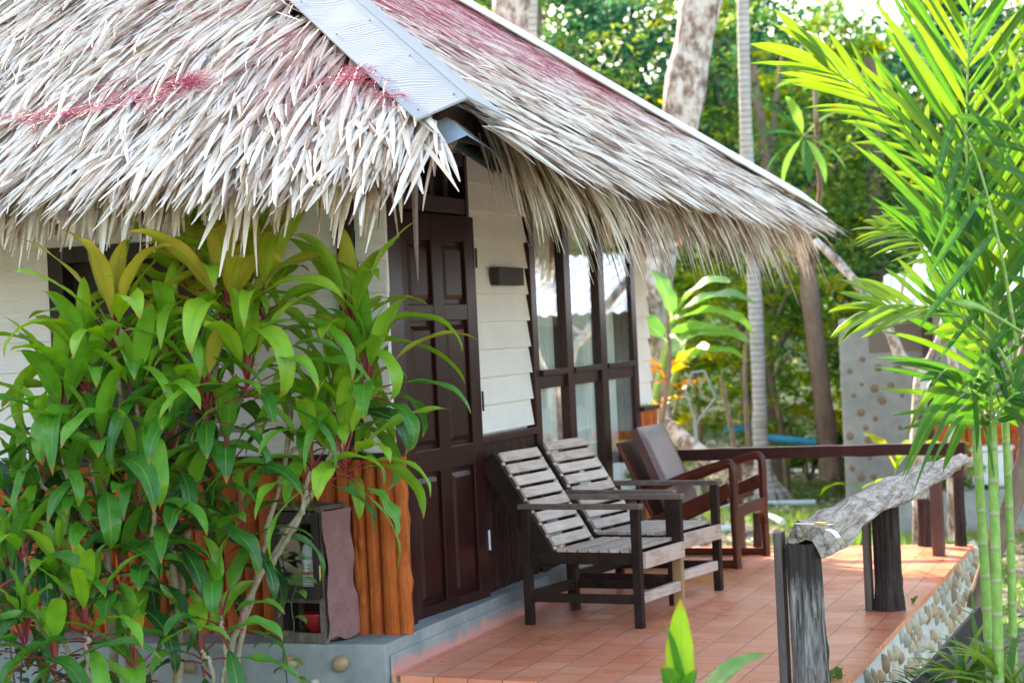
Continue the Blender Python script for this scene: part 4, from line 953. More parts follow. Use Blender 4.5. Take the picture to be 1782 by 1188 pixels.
for i in range(n):
    for j in range(n):
        u, v_ = i / (n - 1), j / (n - 1); P[i, j] = (.012 + .022 * vnoise(v_ * 4 + u * 2.5, 3) * (1.2 - u) + .016 * vnoise(u * 7 + v_ * 3, 5) + .006 * vnoise(u * 19 - v_ * 9, 6) + .01 * math.exp(-((u - .3) / .06) ** 2), -.108 + v_ * .205 + .008 * math.sin(u * 13), -.012 + u * .56 + .012 * math.sin(v_ * 7) * (1 - u))
mb.grid(P); mb.grid(P[::-1] - (.003, 0, 0)); mb.build("fabric", M['cloth'], cl, smooth=True, local=True)

# ------------------------------------------------------------------ leaves
def leaf_grid(mb, base, az, e0, L, W_, droop, petiole=0.0, r=0.5, wave=0.0, fold=0.35, roll=0.0, n=13, prof='ti', pw=0.006):
    """one blade: starts at base towards azimuth az at elevation e0, bends down by droop radians"""
    T = np.linspace(0, 1, n); e = e0 - droop * T ** (1.75 if prof == 'ti' else 1.35)
    h = np.array([math.cos(az), math.sin(az), 0]); zz = np.array([0, 0, 1.0]); side0 = np.array([-math.sin(az), math.cos(az), 0])
    dirs = np.cos(e)[:, None] * h + np.sin(e)[:, None] * zz
    start = np.array(base, float); d0 = math.cos(e0 + .12) * h + math.sin(e0 + .12) * zz
    if petiole > 0:
        q0, q1 = start, start + d0 * petiole; s_ = side0 * pw
        mid_ = (q0 + q1) / 2 + zz * .004
        P = np.array([[q0 - s_, q0 + zz * pw, q0 + s_], [mid_ - s_, mid_ + zz * pw, mid_ + s_], [q1 - s_, q1 + zz * pw, q1 + s_]]); mb.grid(P, r, -1.0, 0.0); start = q1
    cen = start + np.concatenate([[np.zeros(3)], np.cumsum((dirs[1:] + dirs[:-1]) / 2 * (L / (n - 1)), 0)])
    nrm = np.stack([-np.sin(e)[:, None] * h + np.cos(e)[:, None] * zz], 0)[0]
    if prof == 'ti': w = np.interp(T, [0, .06, .2, .42, .65, .85, .95, 1], [.08, .34, .84, 1.0, .90, .55, .22, .01])
    elif prof == 'strap': w = np.interp(T, [0, .1, .4, .8, 1], [.5, .8, 1, .6, .02])
    elif prof == 'oval': w = np.interp(T, [0, .15, .45, .75, .92, 1], [.1, .7, 1, .8, .4, .02])
    else: w = np.interp(T, [0, .05, .3, .7, .92, 1], [.3, .8, 1, .9, .5, .1])
    w = w * W_ / 2; C = np.array([-1, -.5, 0, .5, 1.0]); P = np.zeros((n, 5, 3)); ph = random.uniform(0, 6)
    cr, sr = math.cos(roll), math.sin(roll)
    for j, c in enumerate(C):
        up_ = fold * abs(c) * w + wave * w * abs(c) * np.sin(T * random.uniform(13, 17) + ph + (2.2 if c > 0 else 0))
        sd_ = side0[None] * cr + nrm * sr; nn_ = nrm * cr - side0[None] * sr
        P[:, j] = cen + sd_ * (c * w * (1 - .06 * fold))[:, None] + nn_ * up_[:, None]
    mb.grid(P, np.full((n, 5), r), T[:, None] * np.ones((1, 5)), np.ones((n, 1)) * C)
def ti_head(mb, c, n=18, L=.36, W_=.085, lean_az=0.0, lean=0.0, young=0.2, low=-.25):
    n = int(n * 1.25)
    for i in range(n):
        t_ = i / (n - 1); az = i * 2.39996 + random.uniform(-.25, .25) + lean_az
        e0 = 1.47 - t_ ** 1.25 * (1.47 - low) + random.uniform(-.12, .12)
        k = math.cos(az - lean_az); e0 -= lean * k * (.4 + .6 * t_)
        r = .50 - .34 * t_ + 1.15 * young + .02 * (1 - t_) ** 1.2 + random.gauss(0, .10)  # besides leaf age, low young values paint shade into the lower heads
        if random.random() < .025: r = random.uniform(.85, 1.0)
        r = min(r, .78) if r < .85 else r
        Lf = L * 1.06 * random.uniform(.60, 1.2) * (.72 + .42 * min(1, t_ * 3)); o_ = np.array(c) + (0, 0, -.10 * t_)
        leaf_grid(mb, o_, az, min(e0, 1.5), Lf, W_ * .95 * random.uniform(.75, 1.15) * (.80 + .28 * min(1, t_ * 3)), random.uniform(.9, 2.3) * (.45 + .75 * t_), random.uniform(.07, .15), min(max(r, .03), 1.0), random.uniform(.06, .22), random.uniform(.15, .45), random.uniform(-.35, .35), 14)
def plant(name, label, cat, base, heads, stems, mat_l, mat_s, head_fn, group=None, leafname="foliage"):
    root = empty(name, base); tag(root, label, cat, group)
    for q, r0, r1 in stems:
        mb = MB(); pth = smooth_path(q, 22); pth[1:-1] += RNG.normal(0, .004, pth[1:-1].shape); mb.tube(pth, np.linspace(r0, r1, 22) * (1 + .10 * np.sin(np.arange(22) * 1.7)), 9, bump=.14); mb.build("stem", mat_s, root, smooth=True)
    mb = MB()
    for h in heads: head_fn(mb, h)
    mb.build(leafname, mat_l, root, smooth=True); return root
def hf(mb, h):
    c, n, L, w, laz, ln, y, low = h; ti_head(mb, c, n, L, w, laz, ln, y, low)
GT = "ti plants massed in front of the bungalow"
LFT, RGT, FRO = math.pi, 0.3, -1.6
# right hand clump: stems fork above the ledge, leaves reach over the door
random.seed(21)
plant("ti_plant", "ti plant reaching over the door and cabinet, rightmost of the tall ti plants", "shrub", (-0.452, -0.696, -0.310), [
    ((0.114, -0.492, 1.531), 16, .36, .085, RGT, .3, .30, -.1), ((0.188, -0.520, 1.299), 17, .36, .080, RGT, .35, .12, -.3), ((-0.003, -0.428, 1.216), 14, .34, .08, RGT, .2, .12, -.2),
    ((0.124, -0.650, 0.984), 18, .38, .082, RGT, .35, .22, -.5), ((0.020, -0.739, 0.969), 8, .30, .08, .2, .3, .18, -.5), ((-0.045, -0.496, 1.099), 13, .32, .075, RGT, .3, .2, -.2)],
    [([(-0.452, -0.696, -0.310), (-0.439, -0.690, 0.102), (-0.326, -0.702, 0.395), (-0.160, -0.644, 0.652), (0.008, -0.637, 0.890), (0.086, -0.557, 1.050)], .016, .010),
     ([(-0.462, -0.667, -0.097), (-0.399, -0.644, 0.192), (-0.339, -0.601, 0.454), (-0.278, -0.557, 0.718), (-0.196, -0.528, 1.007), (-0.183, -0.490, 1.348)], .013, .009),
     ([(-0.243, -0.652, 0.521), (-0.046, -0.763, 0.735), (0.028, -0.789, 0.926)], .012, .009), ([(0.021, -0.633, 0.913), (0.090, -0.555, 1.147), (0.187, -0.520, 1.286)], .011, .008), ([(0.061, -0.566, 1.003), (0.030, -0.469, 1.242), (0.113, -0.492, 1.507)], .011, .008), ([(-0.197, -0.528, 0.983), (-0.102, -0.495, 1.051), (-0.027, -0.437, 1.193)], .010, .008)],
    M['ti'], M['stem_ti'], hf, GT)
random.seed(4)
plant("ti_plant", "tallest ti plant with upright yellow green leaves at the middle of the clump", "shrub", (-0.596, -0.905, -0.292), [
    ((-0.310, -0.798, 1.625), 20, .42, .105, FRO, .1, .55, .1), ((-0.492, -0.702, 1.695), 16, .38, .095, LFT, .2, .35, .1), ((-0.220, -0.660, 1.633), 17, .38, .09, RGT, .2, .40, 0), ((-0.533, -0.876, 1.422), 16, .36, .088, LFT, .2, .2, -.2),
    ((-0.199, -0.866, 1.337), 17, .34, .088, FRO, .3, .25, -.4), ((-0.358, -0.922, 1.251), 16, .34, .09, FRO, .3, .05, -.4), ((-0.498, -0.971, 1.093), 15, .33, .09, FRO, .3, .0, -.5), ((-0.314, -0.854, 1.009), 13, .30, .08, FRO, .25, .0, -.4), ((-0.444, -0.953, 0.808), 12, .30, .085, FRO, .25, -.05, -.5), ((-0.376, -0.878, 0.610), 9, .26, .08, FRO, .25, -.05, -.5), ((-0.292, -0.795, 0.742), 10, .28, .08, RGT, .25, -.05, -.5)],
    [([(-0.596, -0.905, -0.292), (-0.563, -0.892, 0.160), (-0.562, -0.890, 0.446), (-0.571, -0.892, 0.709), (-0.542, -0.902, 0.995), (-0.485, -0.721, 1.634)], .020, .011),
     ([(-0.628, -0.863, -0.206), (-0.582, -0.791, 0.480), (-0.543, -0.776, 0.744), (-0.529, -0.771, 0.864), (-0.513, -0.818, 0.988), (-0.409, -0.834, 1.177), (-0.312, -0.798, 1.590)], .015, .010),
     ([(-0.538, -0.774, 0.864), (-0.415, -0.730, 1.075), (-0.246, -0.777, 1.288), (-0.221, -0.661, 1.597)], .012, .009), ([(-0.557, -0.886, 0.875), (-0.570, -0.890, 1.090), (-0.535, -0.877, 1.374)], .011, .009), ([(-0.403, -0.726, 1.087), (-0.231, -0.772, 1.121), (-0.122, -0.787, 1.154)], .010, .008)],
    M['ti'], M['stem_ti'], hf, GT)
random.seed(9)
plant("ti_plant", "ti plant with orange tipped leaves at the left of the clump below the fringe", "shrub", (-0.746, -1.063, -0.260), [
    ((-0.702, -1.040, 1.539), 18, .40, .095, LFT, .15, .45, .1), ((-0.821, -1.082, 1.345), 16, .38, .088, LFT, .3, .2, -.1), ((-0.599, -1.058, 1.266), 15, .34, .085, FRO, .2, .1, -.3), ((-0.916, -1.116, 1.208), 16, .38, .085, LFT, .4, .1, -.3),
    ((-0.726, -1.156, 1.042), 15, .34, .085, FRO, .3, .0, -.5), ((-0.974, -1.189, 1.027), 10, .28, .08, LFT, .35, .05, -.5), ((-0.590, -1.109, 0.895), 13, .32, .085, FRO, .3, .0, -.5), ((-0.630, -1.019, 0.629), 11, .28, .08, FRO, .3, -.05, -.5), ((-1.050, -1.111, 0.809), 12, .32, .085, LFT, .3, -.05, -.5), ((-0.791, -1.074, 0.755), 12, .30, .085, FRO, .3, -.05, -.5), ((-0.908, -1.114, 0.878), 12, .30, .085, FRO, .3, -.05, -.5), ((-0.559, -0.940, 0.785), 11, .28, .08, FRO, .3, -.05, -.5), ((-1.110, -1.184, 0.841), 12, .32, .085, LFT, .2, -.05, -.5), ((-0.723, -1.051, 0.539), 11, .28, .08, FRO, .3, -.05, -.5)],
    [([(-0.746, -1.063, -0.260), (-0.713, -1.050, 0.138), (-0.665, -1.032, 0.442), (-0.634, -0.999, 0.650), (-0.669, -1.031, 1.008), (-0.706, -1.042, 1.433)], .018, .011),
     ([(-0.784, -1.023, -0.175), (-0.792, -1.024, 0.251), (-0.794, -1.023, 0.631), (-0.813, -1.081, 1.015), (-0.823, -1.083, 1.298)], .020, .011), ([(-0.790, -1.022, 0.607), (-0.907, -1.114, 0.902), (-0.918, -1.117, 1.161)], .012, .009), ([(-0.657, -1.029, 0.512), (-0.559, -1.046, 0.772), (-0.600, -1.059, 1.242)], .012, .009), ([(-0.897, -1.110, 0.878), (-0.968, -1.188, 0.910), (-1.008, -1.201, 1.005)], .010, .008)],
    M['ti'], M['stem_ti'], hf, GT)
random.seed(33)
plant("ti_plant", "low ti plant with a red stalked rosette at the bottom left", "shrub", (-0.707, -1.367, -0.191), [
    ((-0.703, -1.363, 0.387), 17, .30, .085, FRO, .1, .15, -.7), ((-0.554, -1.259, 0.223), 12, .28, .08, FRO, .1, .05, -.7), ((-0.930, -1.442, 0.342), 12, .28, .08, FRO, .1, .0, -.6), ((-0.800, -1.450, 0.254), 10, .26, .08, FRO, .1, .0, -.6), ((-1.042, -1.374, 0.560), 10, .28, .08, FRO, .1, .0, -.6), ((-0.846, -1.306, 0.573), 11, .26, .075, LFT, .2, .1, -.4), ((-0.983, -1.353, 0.672), 11, .30, .08, LFT, .2, .0, -.5)],
    [([(-0.707, -1.367, -0.191), (-0.698, -1.362, 0.126), (-0.704, -1.363, 0.364)], .012, .009), ([(-0.747, -1.326, 0.004), (-0.845, -1.306, 0.343), (-0.847, -1.306, 0.550)], .010, .008), ([(-0.771, -1.335, -0.063), (-0.932, -1.336, 0.348), (-0.984, -1.353, 0.649)], .010, .008)],
    M['ti'], M['stem_ti'], hf, GT)
plant("ti_plant", "low ti plant with drooping dark leaves in front of the foundation, left of the cabinet", "shrub", (-0.332, -1.025, -0.257), [
    ((-0.317, -0.964, 0.385), 9, .28, .075, .2, .3, -.05, -.5), ((-0.376, -1.038, 0.257), 10, .28, .08, RGT, .2, .0, -.7)],
    [([(-0.332, -1.025, -0.257), (-0.334, -1.024, 0.115), (-0.377, -1.038, 0.233)], .010, .008), ([(-0.344, -1.007, -0.122), (-0.309, -0.962, 0.198), (-0.318, -0.964, 0.362)], .010, .008)],
    M['ti'], M['stem_ti'], hf, GT)
# young shoot in the foreground
random.seed(5)
sh = empty("ti_shoot", (2.060, -2.733, 0.095)); tag(sh, "young ti shoot with one upright yellow and red edged leaf in front of the terrace", "plant")
mb = MB(); b0 = np.array((2.064, -2.731, 0.274))
leaf_grid(mb, b0 - (0, 0, .02), -1.10, 1.52, .40, .094, .05, .03, .76, .03, .45, .12, 18)
leaf_grid(mb, b0, -2.2, 1.45, .33, .075, .12, .02, .25, .05, .6, -.5, 16)
leaf_grid(mb, b0, .35, 1.05, .34, .085, .9, .02, .28, .08, .5, .4, 16); leaf_grid(mb, b0, -1.9, 1.35, .24, .085, .6, .02, .26, .05, .5, .2, 16); leaf_grid(mb, b0, -.9, 1.30, .23, .08, .5, .02, .28, .05, .5, .3, 16)
mb.build("foliage", M['ti'], sh, smooth=True); mb = MB(); mb.tube([(2.060, -2.733, 0.095), (2.065, -2.731, 0.306)], .014, 9); mb.build("stem", M['stem_ti'], sh, smooth=True)
# small leaved plants: left edge, in front of the foundation
def bush_leaves(mb, centre, rad_, n, L, w, rlo=.2, rhi=.6, prof='oval'):
    for _ in range(n):
        v_ = RNG.normal(0, 1, 3); v_ /= np.linalg.norm(v_); p = np.array(centre) + v_ * np.array(rad_) * random.random() ** .4
        leaf_grid(mb, p, random.uniform(0, 6.28), random.uniform(-.4, .6), L * random.uniform(.7, 1.2), w * random.uniform(.8, 1.2), random.uniform(.2, .9), .012, random.uniform(rlo, rhi), .03, .2, random.uniform(-.4, .4), 5, prof, .002)
random.seed(8)
tb = empty("round_leaved_bush", (-1.272, -1.034, -0.281)); tag(tb, "dark green bush of small rounded leaves against the orange cladding at the left edge", "bush")
mb = MB(); bush_leaves(mb, (-1.251, -0.863, 0.812), (.14, .1, .28), 110, .062, .042, .1, .6); bush_leaves(mb, (-1.332, -0.946, 0.431), (.12, .1, .24), 90, .06, .04, .1, .6); bush_leaves(mb, (-1.185, -1.002, 0.149), (.2, .12, .16), 90, .055, .035, .1, .7); bush_leaves(mb, (-1.153, -0.776, 0.753), (.10, .06, .12), 40, .06, .042, .1, .6)
mb.build("foliage", M['teal'], tb, smooth=True)
for k, q in enumerate(([(-1.272, -1.034, -0.281), (-1.252, -0.972, 0.288), (-1.248, -0.862, 0.886)], [(-1.245, -1.024, -0.186), (-1.309, -0.991, 0.291), (-1.332, -0.944, 0.699)], [(-1.222, -1.016, -0.187), (-1.188, -0.897, 0.277), (-1.150, -0.775, 0.827)])):
    mb = MB(); mb.tube(smooth_path(q, 12), np.linspace(.006, .002, 12), 6); mb.build("stem", M['bark_b'], tb, smooth=True)
vn = empty("seedling", (-0.207, -0.664, -0.335)); tag(vn, "thin seedling with pointed pale green leaves in front of the foundation pebbles", "plant")
mb = MB(); pts = [(-0.207, -0.664, -0.335), (-0.187, -0.656, 0.026), (-0.198, -0.659, 0.196), (-0.150, -0.642, 0.254), (-0.156, -0.644, 0.363), (-0.122, -0.631, 0.469)]; mb.tube(smooth_path(pts, 16), .003, 6); mb.build("stem", M['teal'], vn, smooth=True)
mb = MB()
for px_, az in (((-0.150, -0.642, 0.242), 3.4), ((-0.157, -0.644, 0.302), -.2), ((-0.149, -0.641, 0.362), 2.9), ((-0.122, -0.631, 0.462), .1), ((-0.134, -0.636, 0.410), -.6), ((-0.248, -0.676, 0.198), 3.2), ((-0.191, -0.656, 0.200), -2.2), ((-0.228, -0.669, 0.233), 2.6), ((-0.183, -0.654, 0.123), -.1), ((-0.177, -0.652, 0.086), 3.0), ((-0.158, -0.646, 0.049), -.4)):
    leaf_grid(mb, px_, az, .2, .075, .034, 1.3, .012, random.uniform(.5, .8), .03, .3, .2, 7, 'oval', .0015)
mb.build("foliage", M['grass'], vn, smooth=True)
rs = empty("red_string", (-0.332, -0.810, 0.458)); tag(rs, "thin red string tied round a forked ti stem left of the cabinet", "string")
mb = MB(); mb.tube(smooth_path([(-0.361, -0.800, 0.313), (-0.342, -0.814, 0.375), (-0.323, -0.807, 0.391), (-0.312, -0.804, 0.338), (-0.311, -0.804, 0.266)], 14), .0018, 5); mb.build("cord", M['redstring'], rs, smooth=True)

# ------------------------------------------------------------------ areca palm
def frond(root, path, nl, t0, L, W_, ang0=.95, ang1=.30, facing=(0, -1, 0), droop=.12, r=(.4, .8), sides=(1, -1), Lprof=None, wide_tip=0, rach=.008, seed=0):
    random.seed(seed); q = smooth_path(path, 60); mb = MB(); mb.tube(q, np.linspace(rach, rach * .3, 60), 7); mr = mb.build("rachis", M['cane'], root, smooth=True)
    mb = MB(); tg = norm(np.gradient(q, axis=0)); N0 = np.array(facing, float)
    for k in range(nl):
        t_ = t0 + (1 - t0) * k / (nl - 1); i = min(int(t_ * 59), 59); T = tg[i]; N = N0 - T * N0.dot(T); N /= np.linalg.norm(N); S = np.cross(T, N); u = k / (nl - 1)
        for sg in sides:
            a_ = ang0 + (ang1 - ang0) * u + random.gauss(0, .05); ll = L * (np.interp(u, [0, .2, .6, 1], [.75, 1, .95, .6]) if Lprof is None else np.interp(u, np.linspace(0, 1, len(Lprof)), Lprof)) * random.uniform(.92, 1.06)
            d = T * math.cos(a_) + S * sg * math.sin(a_) + N * random.gauss(.12, .08); d /= np.linalg.norm(d)
            wl = W_ * random.uniform(.8, 1.15) * (wide_tip if (wide_tip and u > .93) else 1); n = 9; s = np.linspace(0, 1, n)
            cen = q[i] + d * (ll * s)[:, None] - np.array([0, 0, 1.0]) * (droop * ll * s ** 2.2 * random.uniform(.6, 1.5))[:, None]
            sd_ = np.cross(d, N); sd_ /= np.linalg.norm(sd_); nn_ = np.cross(sd_, d); tw = random.gauss(0, .35)
            sd_, nn_ = sd_ * math.cos(tw) + nn_ * math.sin(tw), nn_ * math.cos(tw) - sd_ * math.sin(tw)
            w = np.interp(s, [0, .08, .35, .7, .93, 1], [.25, .7, 1, .85, .38, .03]) * wl / 2; C = np.array([-1, -.45, 0, .45, 1]); P = np.zeros((n, 5, 3))
            for j, c in enumerate(C): P[:, j] = cen + sd_ * (c * w)[:, None] + nn_ * (.4 * abs(c) * w)[:, None]
            rr = random.uniform(*r); mb.grid(P, np.full((n, 5), rr), s[:, None] * np.ones((1, 5)), np.ones((n, 1)) * C)
    mb.build("leaflets", M['areca'], mr, smooth=True)
ar = empty("areca_palm", (2.714, -0.709, -0.371)); tag(ar, "bright green areca palm with ringed green canes and feathery fronds at the right edge", "palm")
for q, r0, r1 in (([(2.704, -0.712, -0.371), (2.707, -0.709, 0.079), (2.702, -0.709, 0.563), (2.694, -0.710, 1.031)], .020, .017), ([(2.741, -0.858, -0.334), (2.749, -0.853, 0.106), (2.758, -0.849, 0.538), (2.766, -0.843, 1.057)], .021, .018), ([(2.764, -0.586, -0.399), (2.776, -0.580, 0.056), (2.787, -0.574, 0.546), (2.789, -0.570, 1.127)], .017, .014)):
    mb = MB(); n = 60; pth = smooth_path(q, n); z = pth[:, 2]; ring = np.exp(-((np.modf(np.abs(z / .118 + .3))[0] - .5) / .06) ** 2); mb.tube(pth, np.linspace(r0, r1, n) * (1 + .10 * ring), 14); mb.build("cane", M['cane'], ar, smooth=True)
mb = MB(); mb.tube(smooth_path([(2.766, -0.843, 1.047), (2.765, -0.843, 1.203), (2.784, -0.836, 1.410)], 16), np.linspace(.026, .012, 16), 12); mb.tube(smooth_path([(2.694, -0.710, 1.020), (2.687, -0.712, 1.137), (2.709, -0.703, 1.285)], 16), np.linspace(.022, .010, 16), 12); mb.build("crown_shaft", M['cane'], ar, smooth=True)
FC = (0.33, -.94, 0.1)
frond(ar, [(2.775, -0.786, 1.284), (2.737, -0.798, 1.579), (2.721, -0.855, 1.953), (2.748, -0.897, 2.362), (2.804, -0.982, 2.815)], 31, .20, .64, .029, .72, .50, FC, .05, (.45, .85), seed=1)
frond(ar, [(2.763, -0.685, 1.239), (2.714, -0.594, 1.647), (2.564, -0.539, 1.984), (2.365, -0.501, 2.255), (2.184, -0.563, 2.412)], 13, .42, .40, .026, .65, .25, FC, .16, (.80, 1.0), (1, -1), [.5, .7, .9, .9, .9], 1.9, seed=2)
frond(ar, [(2.878, -0.963, 1.122), (2.828, -1.085, 1.310), (2.683, -1.135, 1.448), (2.488, -1.150, 1.487), (2.403, -1.126, 1.471)], 14, .30, .26, .030, .9, .35, (.2, -.75, .6), .10, (.70, 1.0), (1, -1), [.7, 1, .95, .85, .7], 3.0, seed=3)
frond(ar, [(2.787, -0.358, 1.405), (2.704, -0.280, 1.654), (2.571, -0.220, 1.777), (2.432, -0.162, 1.856)], 14, .25, .26, .028, .7, .3, FC, .10, (.3, .7), seed=4)
frond(ar, [(2.792, -0.146, 1.198), (2.638, 0.120, 1.596), (2.396, 0.249, 1.755), (2.247, 0.303, 1.814)], 12, .35, .24, .022, .8, .3, (.3, -.8, .4), .25, (.75, 1.0), seed=14)
frond(ar, [(2.886, -1.065, 1.327), (2.853, -1.181, 1.667), (2.792, -1.201, 1.967), (2.724, -1.224, 2.128)], 7, .10, .42, .032, 2.1, 2.3, (.5, -.85, .0), .05, (.3, .55), seed=5)
frond(ar, [(2.829, -0.768, 1.072), (2.887, -0.852, 1.529), (2.985, -0.922, 2.032), (3.086, -0.673, 2.441)], 14, .34, .46, .030, .8, .5, FC, .1, (.5, .95), seed=6)
frond(ar, [(2.769, -0.896, 0.998), (2.776, -0.945, 1.145), (2.785, -0.994, 1.330), (2.814, -1.036, 1.532)], 16, .12, .52, .030, 1.2, .35, FC, .16, (.35, .75), seed=7)
frond(ar, [(2.717, -0.754, 1.117), (2.702, -0.811, 1.330), (2.674, -0.820, 1.603), (2.689, -0.814, 1.854)], 10, .25, .40, .040, .40, .2, FC, .02, (.2, .45), seed=8)
frond(ar, [(2.759, -0.899, 1.040), (2.716, -1.019, 1.150), (2.647, -1.096, 1.192)], 5, .4, .36, .050, .9, .3, (.3, -.9, .2), .6, (.35, .65), seed=9)
frond(ar, [(2.779, -0.998, 1.045), (2.859, -1.075, 1.148), (2.936, -1.049, 1.164)], 7, .3, .32, .035, .9, .3, (.2, -.8, .5), .5, (.2, .6), seed=10)
frond(ar, [(2.710, -0.810, 1.047), (2.715, -0.914, 1.145), (2.717, -1.019, 1.175)], 3, .4, .30, .055, 2.3, 2.0, (.3, -.9, .2), .4, (.35, .6), seed=12)
mb = MB(); q = smooth_path([(2.944, -1.045, 1.344), (2.856, -1.128, 1.409), (2.779, -1.208, 1.463), (2.718, -1.229, 1.480), (2.659, -1.249, 1.499)], 20); mb.tube(q, np.interp(np.linspace(0, 1, 20), [0, .4, .65, .8, 1], [.004, .007, .018, .012, .002]), 10); tag(mb.build("flower_sheath", M['cane'], ar, smooth=True), "pale unopened flower sheath")

# straps of grass lily under the palm and beside the wall
def strap_tuft(name, label, base, n, L, w, rr, az=(0, 6.28), group=None, mat='grass', el=(.5, 1.3)):
    root = empty(name, base); tag(root, label, "plant", group); mb = MB()
    for _ in range(n): leaf_grid(mb, (base[0] + random.uniform(-.05, .05), base[1] + random.uniform(-.04, .04), base[2]), random.uniform(*az), random.uniform(*el), L * random.uniform(.6, 1.15), w * random.uniform(.8, 1.2), random.uniform(.5, 1.5), 0, random.uniform(*rr), .02, .5, random.uniform(-.4, .4), 9, 'strap')
    mb.build("foliage", M[mat], root, smooth=True); return root
random.seed(12)
GL = "strap leaved plants under the palm"
strap_tuft("strap_leaf_plant", "blue green strap leaved plant beside the dark plank at the pebble wall", (2.493, -0.466, -0.072), 18, .27, .024, (.0, .35), group=GL, mat='jungle')
strap_tuft("strap_leaf_plant", "bright strap leaved plant right at the foot of the palm canes", (2.614, -0.530, 0.041), 34, .34, .026, (.3, .9), group=GL)
strap_tuft("strap_leaf_plant", "yellow green strap leaved plant in the bottom right corner", (2.804, -0.782, 0.037), 34, .34, .028, (.4, 1.), group=GL)
strap_tuft("strap_leaf_plant", "upright pale strap leaved plant between the pebble wall and the palm canes", (2.545, 0.610, 0.006), 8, .30, .020, (.4, .9), group=GL, el=(.9, 1.4))
strap_tuft("weed", "tiny weed growing from the tile edge at the foot of the nearest post", (2.015, -0.250, 0.000), 7, .07, .03, (.5, .9))
strap_tuft("weed", "tiny weed at the foot of the middle split log post", (2.023, 1.864, 0.000), 6, .06, .022, (.2, .6))
dp = empty("fallen_plank", (2.525, -0.296, 0.087)); tag(dp, "dark plank leaning against the pebble wall behind the strap leaved plants", "plank")
mb = MB(); mb.beam((2.302, -0.216, -0.147), (2.582, 0.306, 0.153), .02, .15); mb.build("board", M['blackwood'], dp, bevel=.004)

# ------------------------------------------------------------------ background trees
def crown_mesh(name, blobs, n, size, rr, mat, flat=.35, clump=.12, aspect=.42):
    """leaf sized folded quads gathered in clumps through the crown's volume"""
    pos = []; rad_ = []; tot = sum(b[3] for b in blobs)
    C, Rr = [], []
    for cx, cy, cz_, R_ in blobs:
        k = max(int(n * R_ / tot), 4); nc = max(k // 42, 3)
        v_ = norm(RNG.normal(0, 1, (nc, 3))) * (RNG.uniform(.25, 1.0, (nc, 1)) ** .5) * R_ * np.array([1, 1, .8]); cc = v_ + (cx, cy, cz_); bright = RNG.normal(.48, .30, nc) + .12 * v_[:, 2] / R_
        ix = RNG.integers(0, nc, k); C.append(cc[ix] + RNG.normal(0, 1, (k, 3)) * R_ * clump * RNG.uniform(.6, 1.5, (nc, 1))[ix] * np.array([1, 1, .55])); Rr.append(bright[ix] + RNG.normal(0, .13, k))
    C = np.vstack(C); r = np.clip(np.concatenate(Rr), rr[0], rr[1]); N = len(C)
    d = norm(RNG.normal(0, 1, (N, 3)) * np.array([1, 1, flat]) - np.array([0, 0, .25])); s_ = norm(np.cross(d, norm(RNG.normal(0, .5, (N, 3)) + (0, 0, 1.0)))); up_ = np.cross(s_, d); L = size * RNG.uniform(.6, 1.3, N); w = L * aspect
    P = np.stack([C, C + d * (L * .45)[:, None] + s_ * (w * .5)[:, None] + up_ * (w * .16)[:, None], C + d * L[:, None] - np.array([0, 0, .12]) * L[:, None], C + d * (L * .45)[:, None] - s_ * (w * .5)[:, None] + up_ * (w * .16)[:, None]], 1)
    mb = MB(); F = np.arange(N * 4).reshape(N, 4); mb.add(P.reshape(-1, 3), F, np.repeat(r, 4), np.tile([0, .5, 1, .5], N) * .85, np.tile([0, .5, 0, -.5], N)); return mb.build(name, mat, None, local=True)
def trunk_obj(name, pts, r0, r1, mat, parent, seg=14, bump=.08, flare=0.0):
    mb = MB(); n = 30; q = smooth_path(pts, n); rr = np.linspace(r0, r1, n) * (1 + .06 * np.sin(np.arange(n) * 1.1)); rr[:4] *= 1 + flare * np.array([1, .6, .3, .1]); mb.tube(q, rr, seg, bump=bump); return mb.build(name, mat, parent, smooth=True)
GB = "leafy trees behind the bungalow"
def make_tree(loc, h, blobs, n, size, mat, label, bark='bark_b', r0=.14, seed=1):
    global RNG
    RNG = np.random.default_rng(seed); random.seed(seed)
    root = empty("broadleaf_tree", loc); tag(root, label, "tree", GB)
    tr = [(0, 0, -.3), (random.uniform(-.2, .2), 0, h * .35), (random.uniform(-.3, .3), .1, h * .7), (random.uniform(-.3, .3), 0, h)]
    mb = MB(); mb.tube(smooth_path(tr, 16), np.linspace(r0, r0 * .35, 16), 10, bump=.1)
    for b in blobs:
        a = smooth_path(tr, 16)[int(np.clip(b[2] / h * 10, 4, 13))]; mb.tube(smooth_path([a, ((a[0] + b[0]) / 2, (a[1] + b[1]) / 2, (a[2] + b[2]) / 2 + .15), b[:3]], 8), np.linspace(r0 * .4, r0 * .12, 8), 6)
    mb.build("trunk", M[bark], root, smooth=True, local=True)
    c = crown_mesh("crown", blobs, n, size, (0.0, 1.0), M[mat]); c.parent = root; return root
tA = make_tree((-1.3, 15.0, -.5), 5.0, [(0, 0, 3.4, 1.5), (1.2, .3, 4.0, 1.2), (-1.2, .2, 3.9, 1.3), (.2, .5, 5.2, 1.3), (-.6, -.6, 2.3, 1.0), (.9, -.5, 2.4, .9)], 11000, .10, 'jungle', "dense dark green tree behind the roof, left of the thin palm trunk", seed=3)
tB = make_tree((2.2, 17.5, -.5), 5.6, [(0, 0, 3.6, 1.6), (1.4, .2, 4.4, 1.3), (-1.4, 0, 4.6, 1.4), (0, .6, 5.8, 1.2), (.3, -.6, 2.4, 1.1)], 9000, .15, 'jungle_b', "broad bluish green tree behind the areca palm", seed=5)
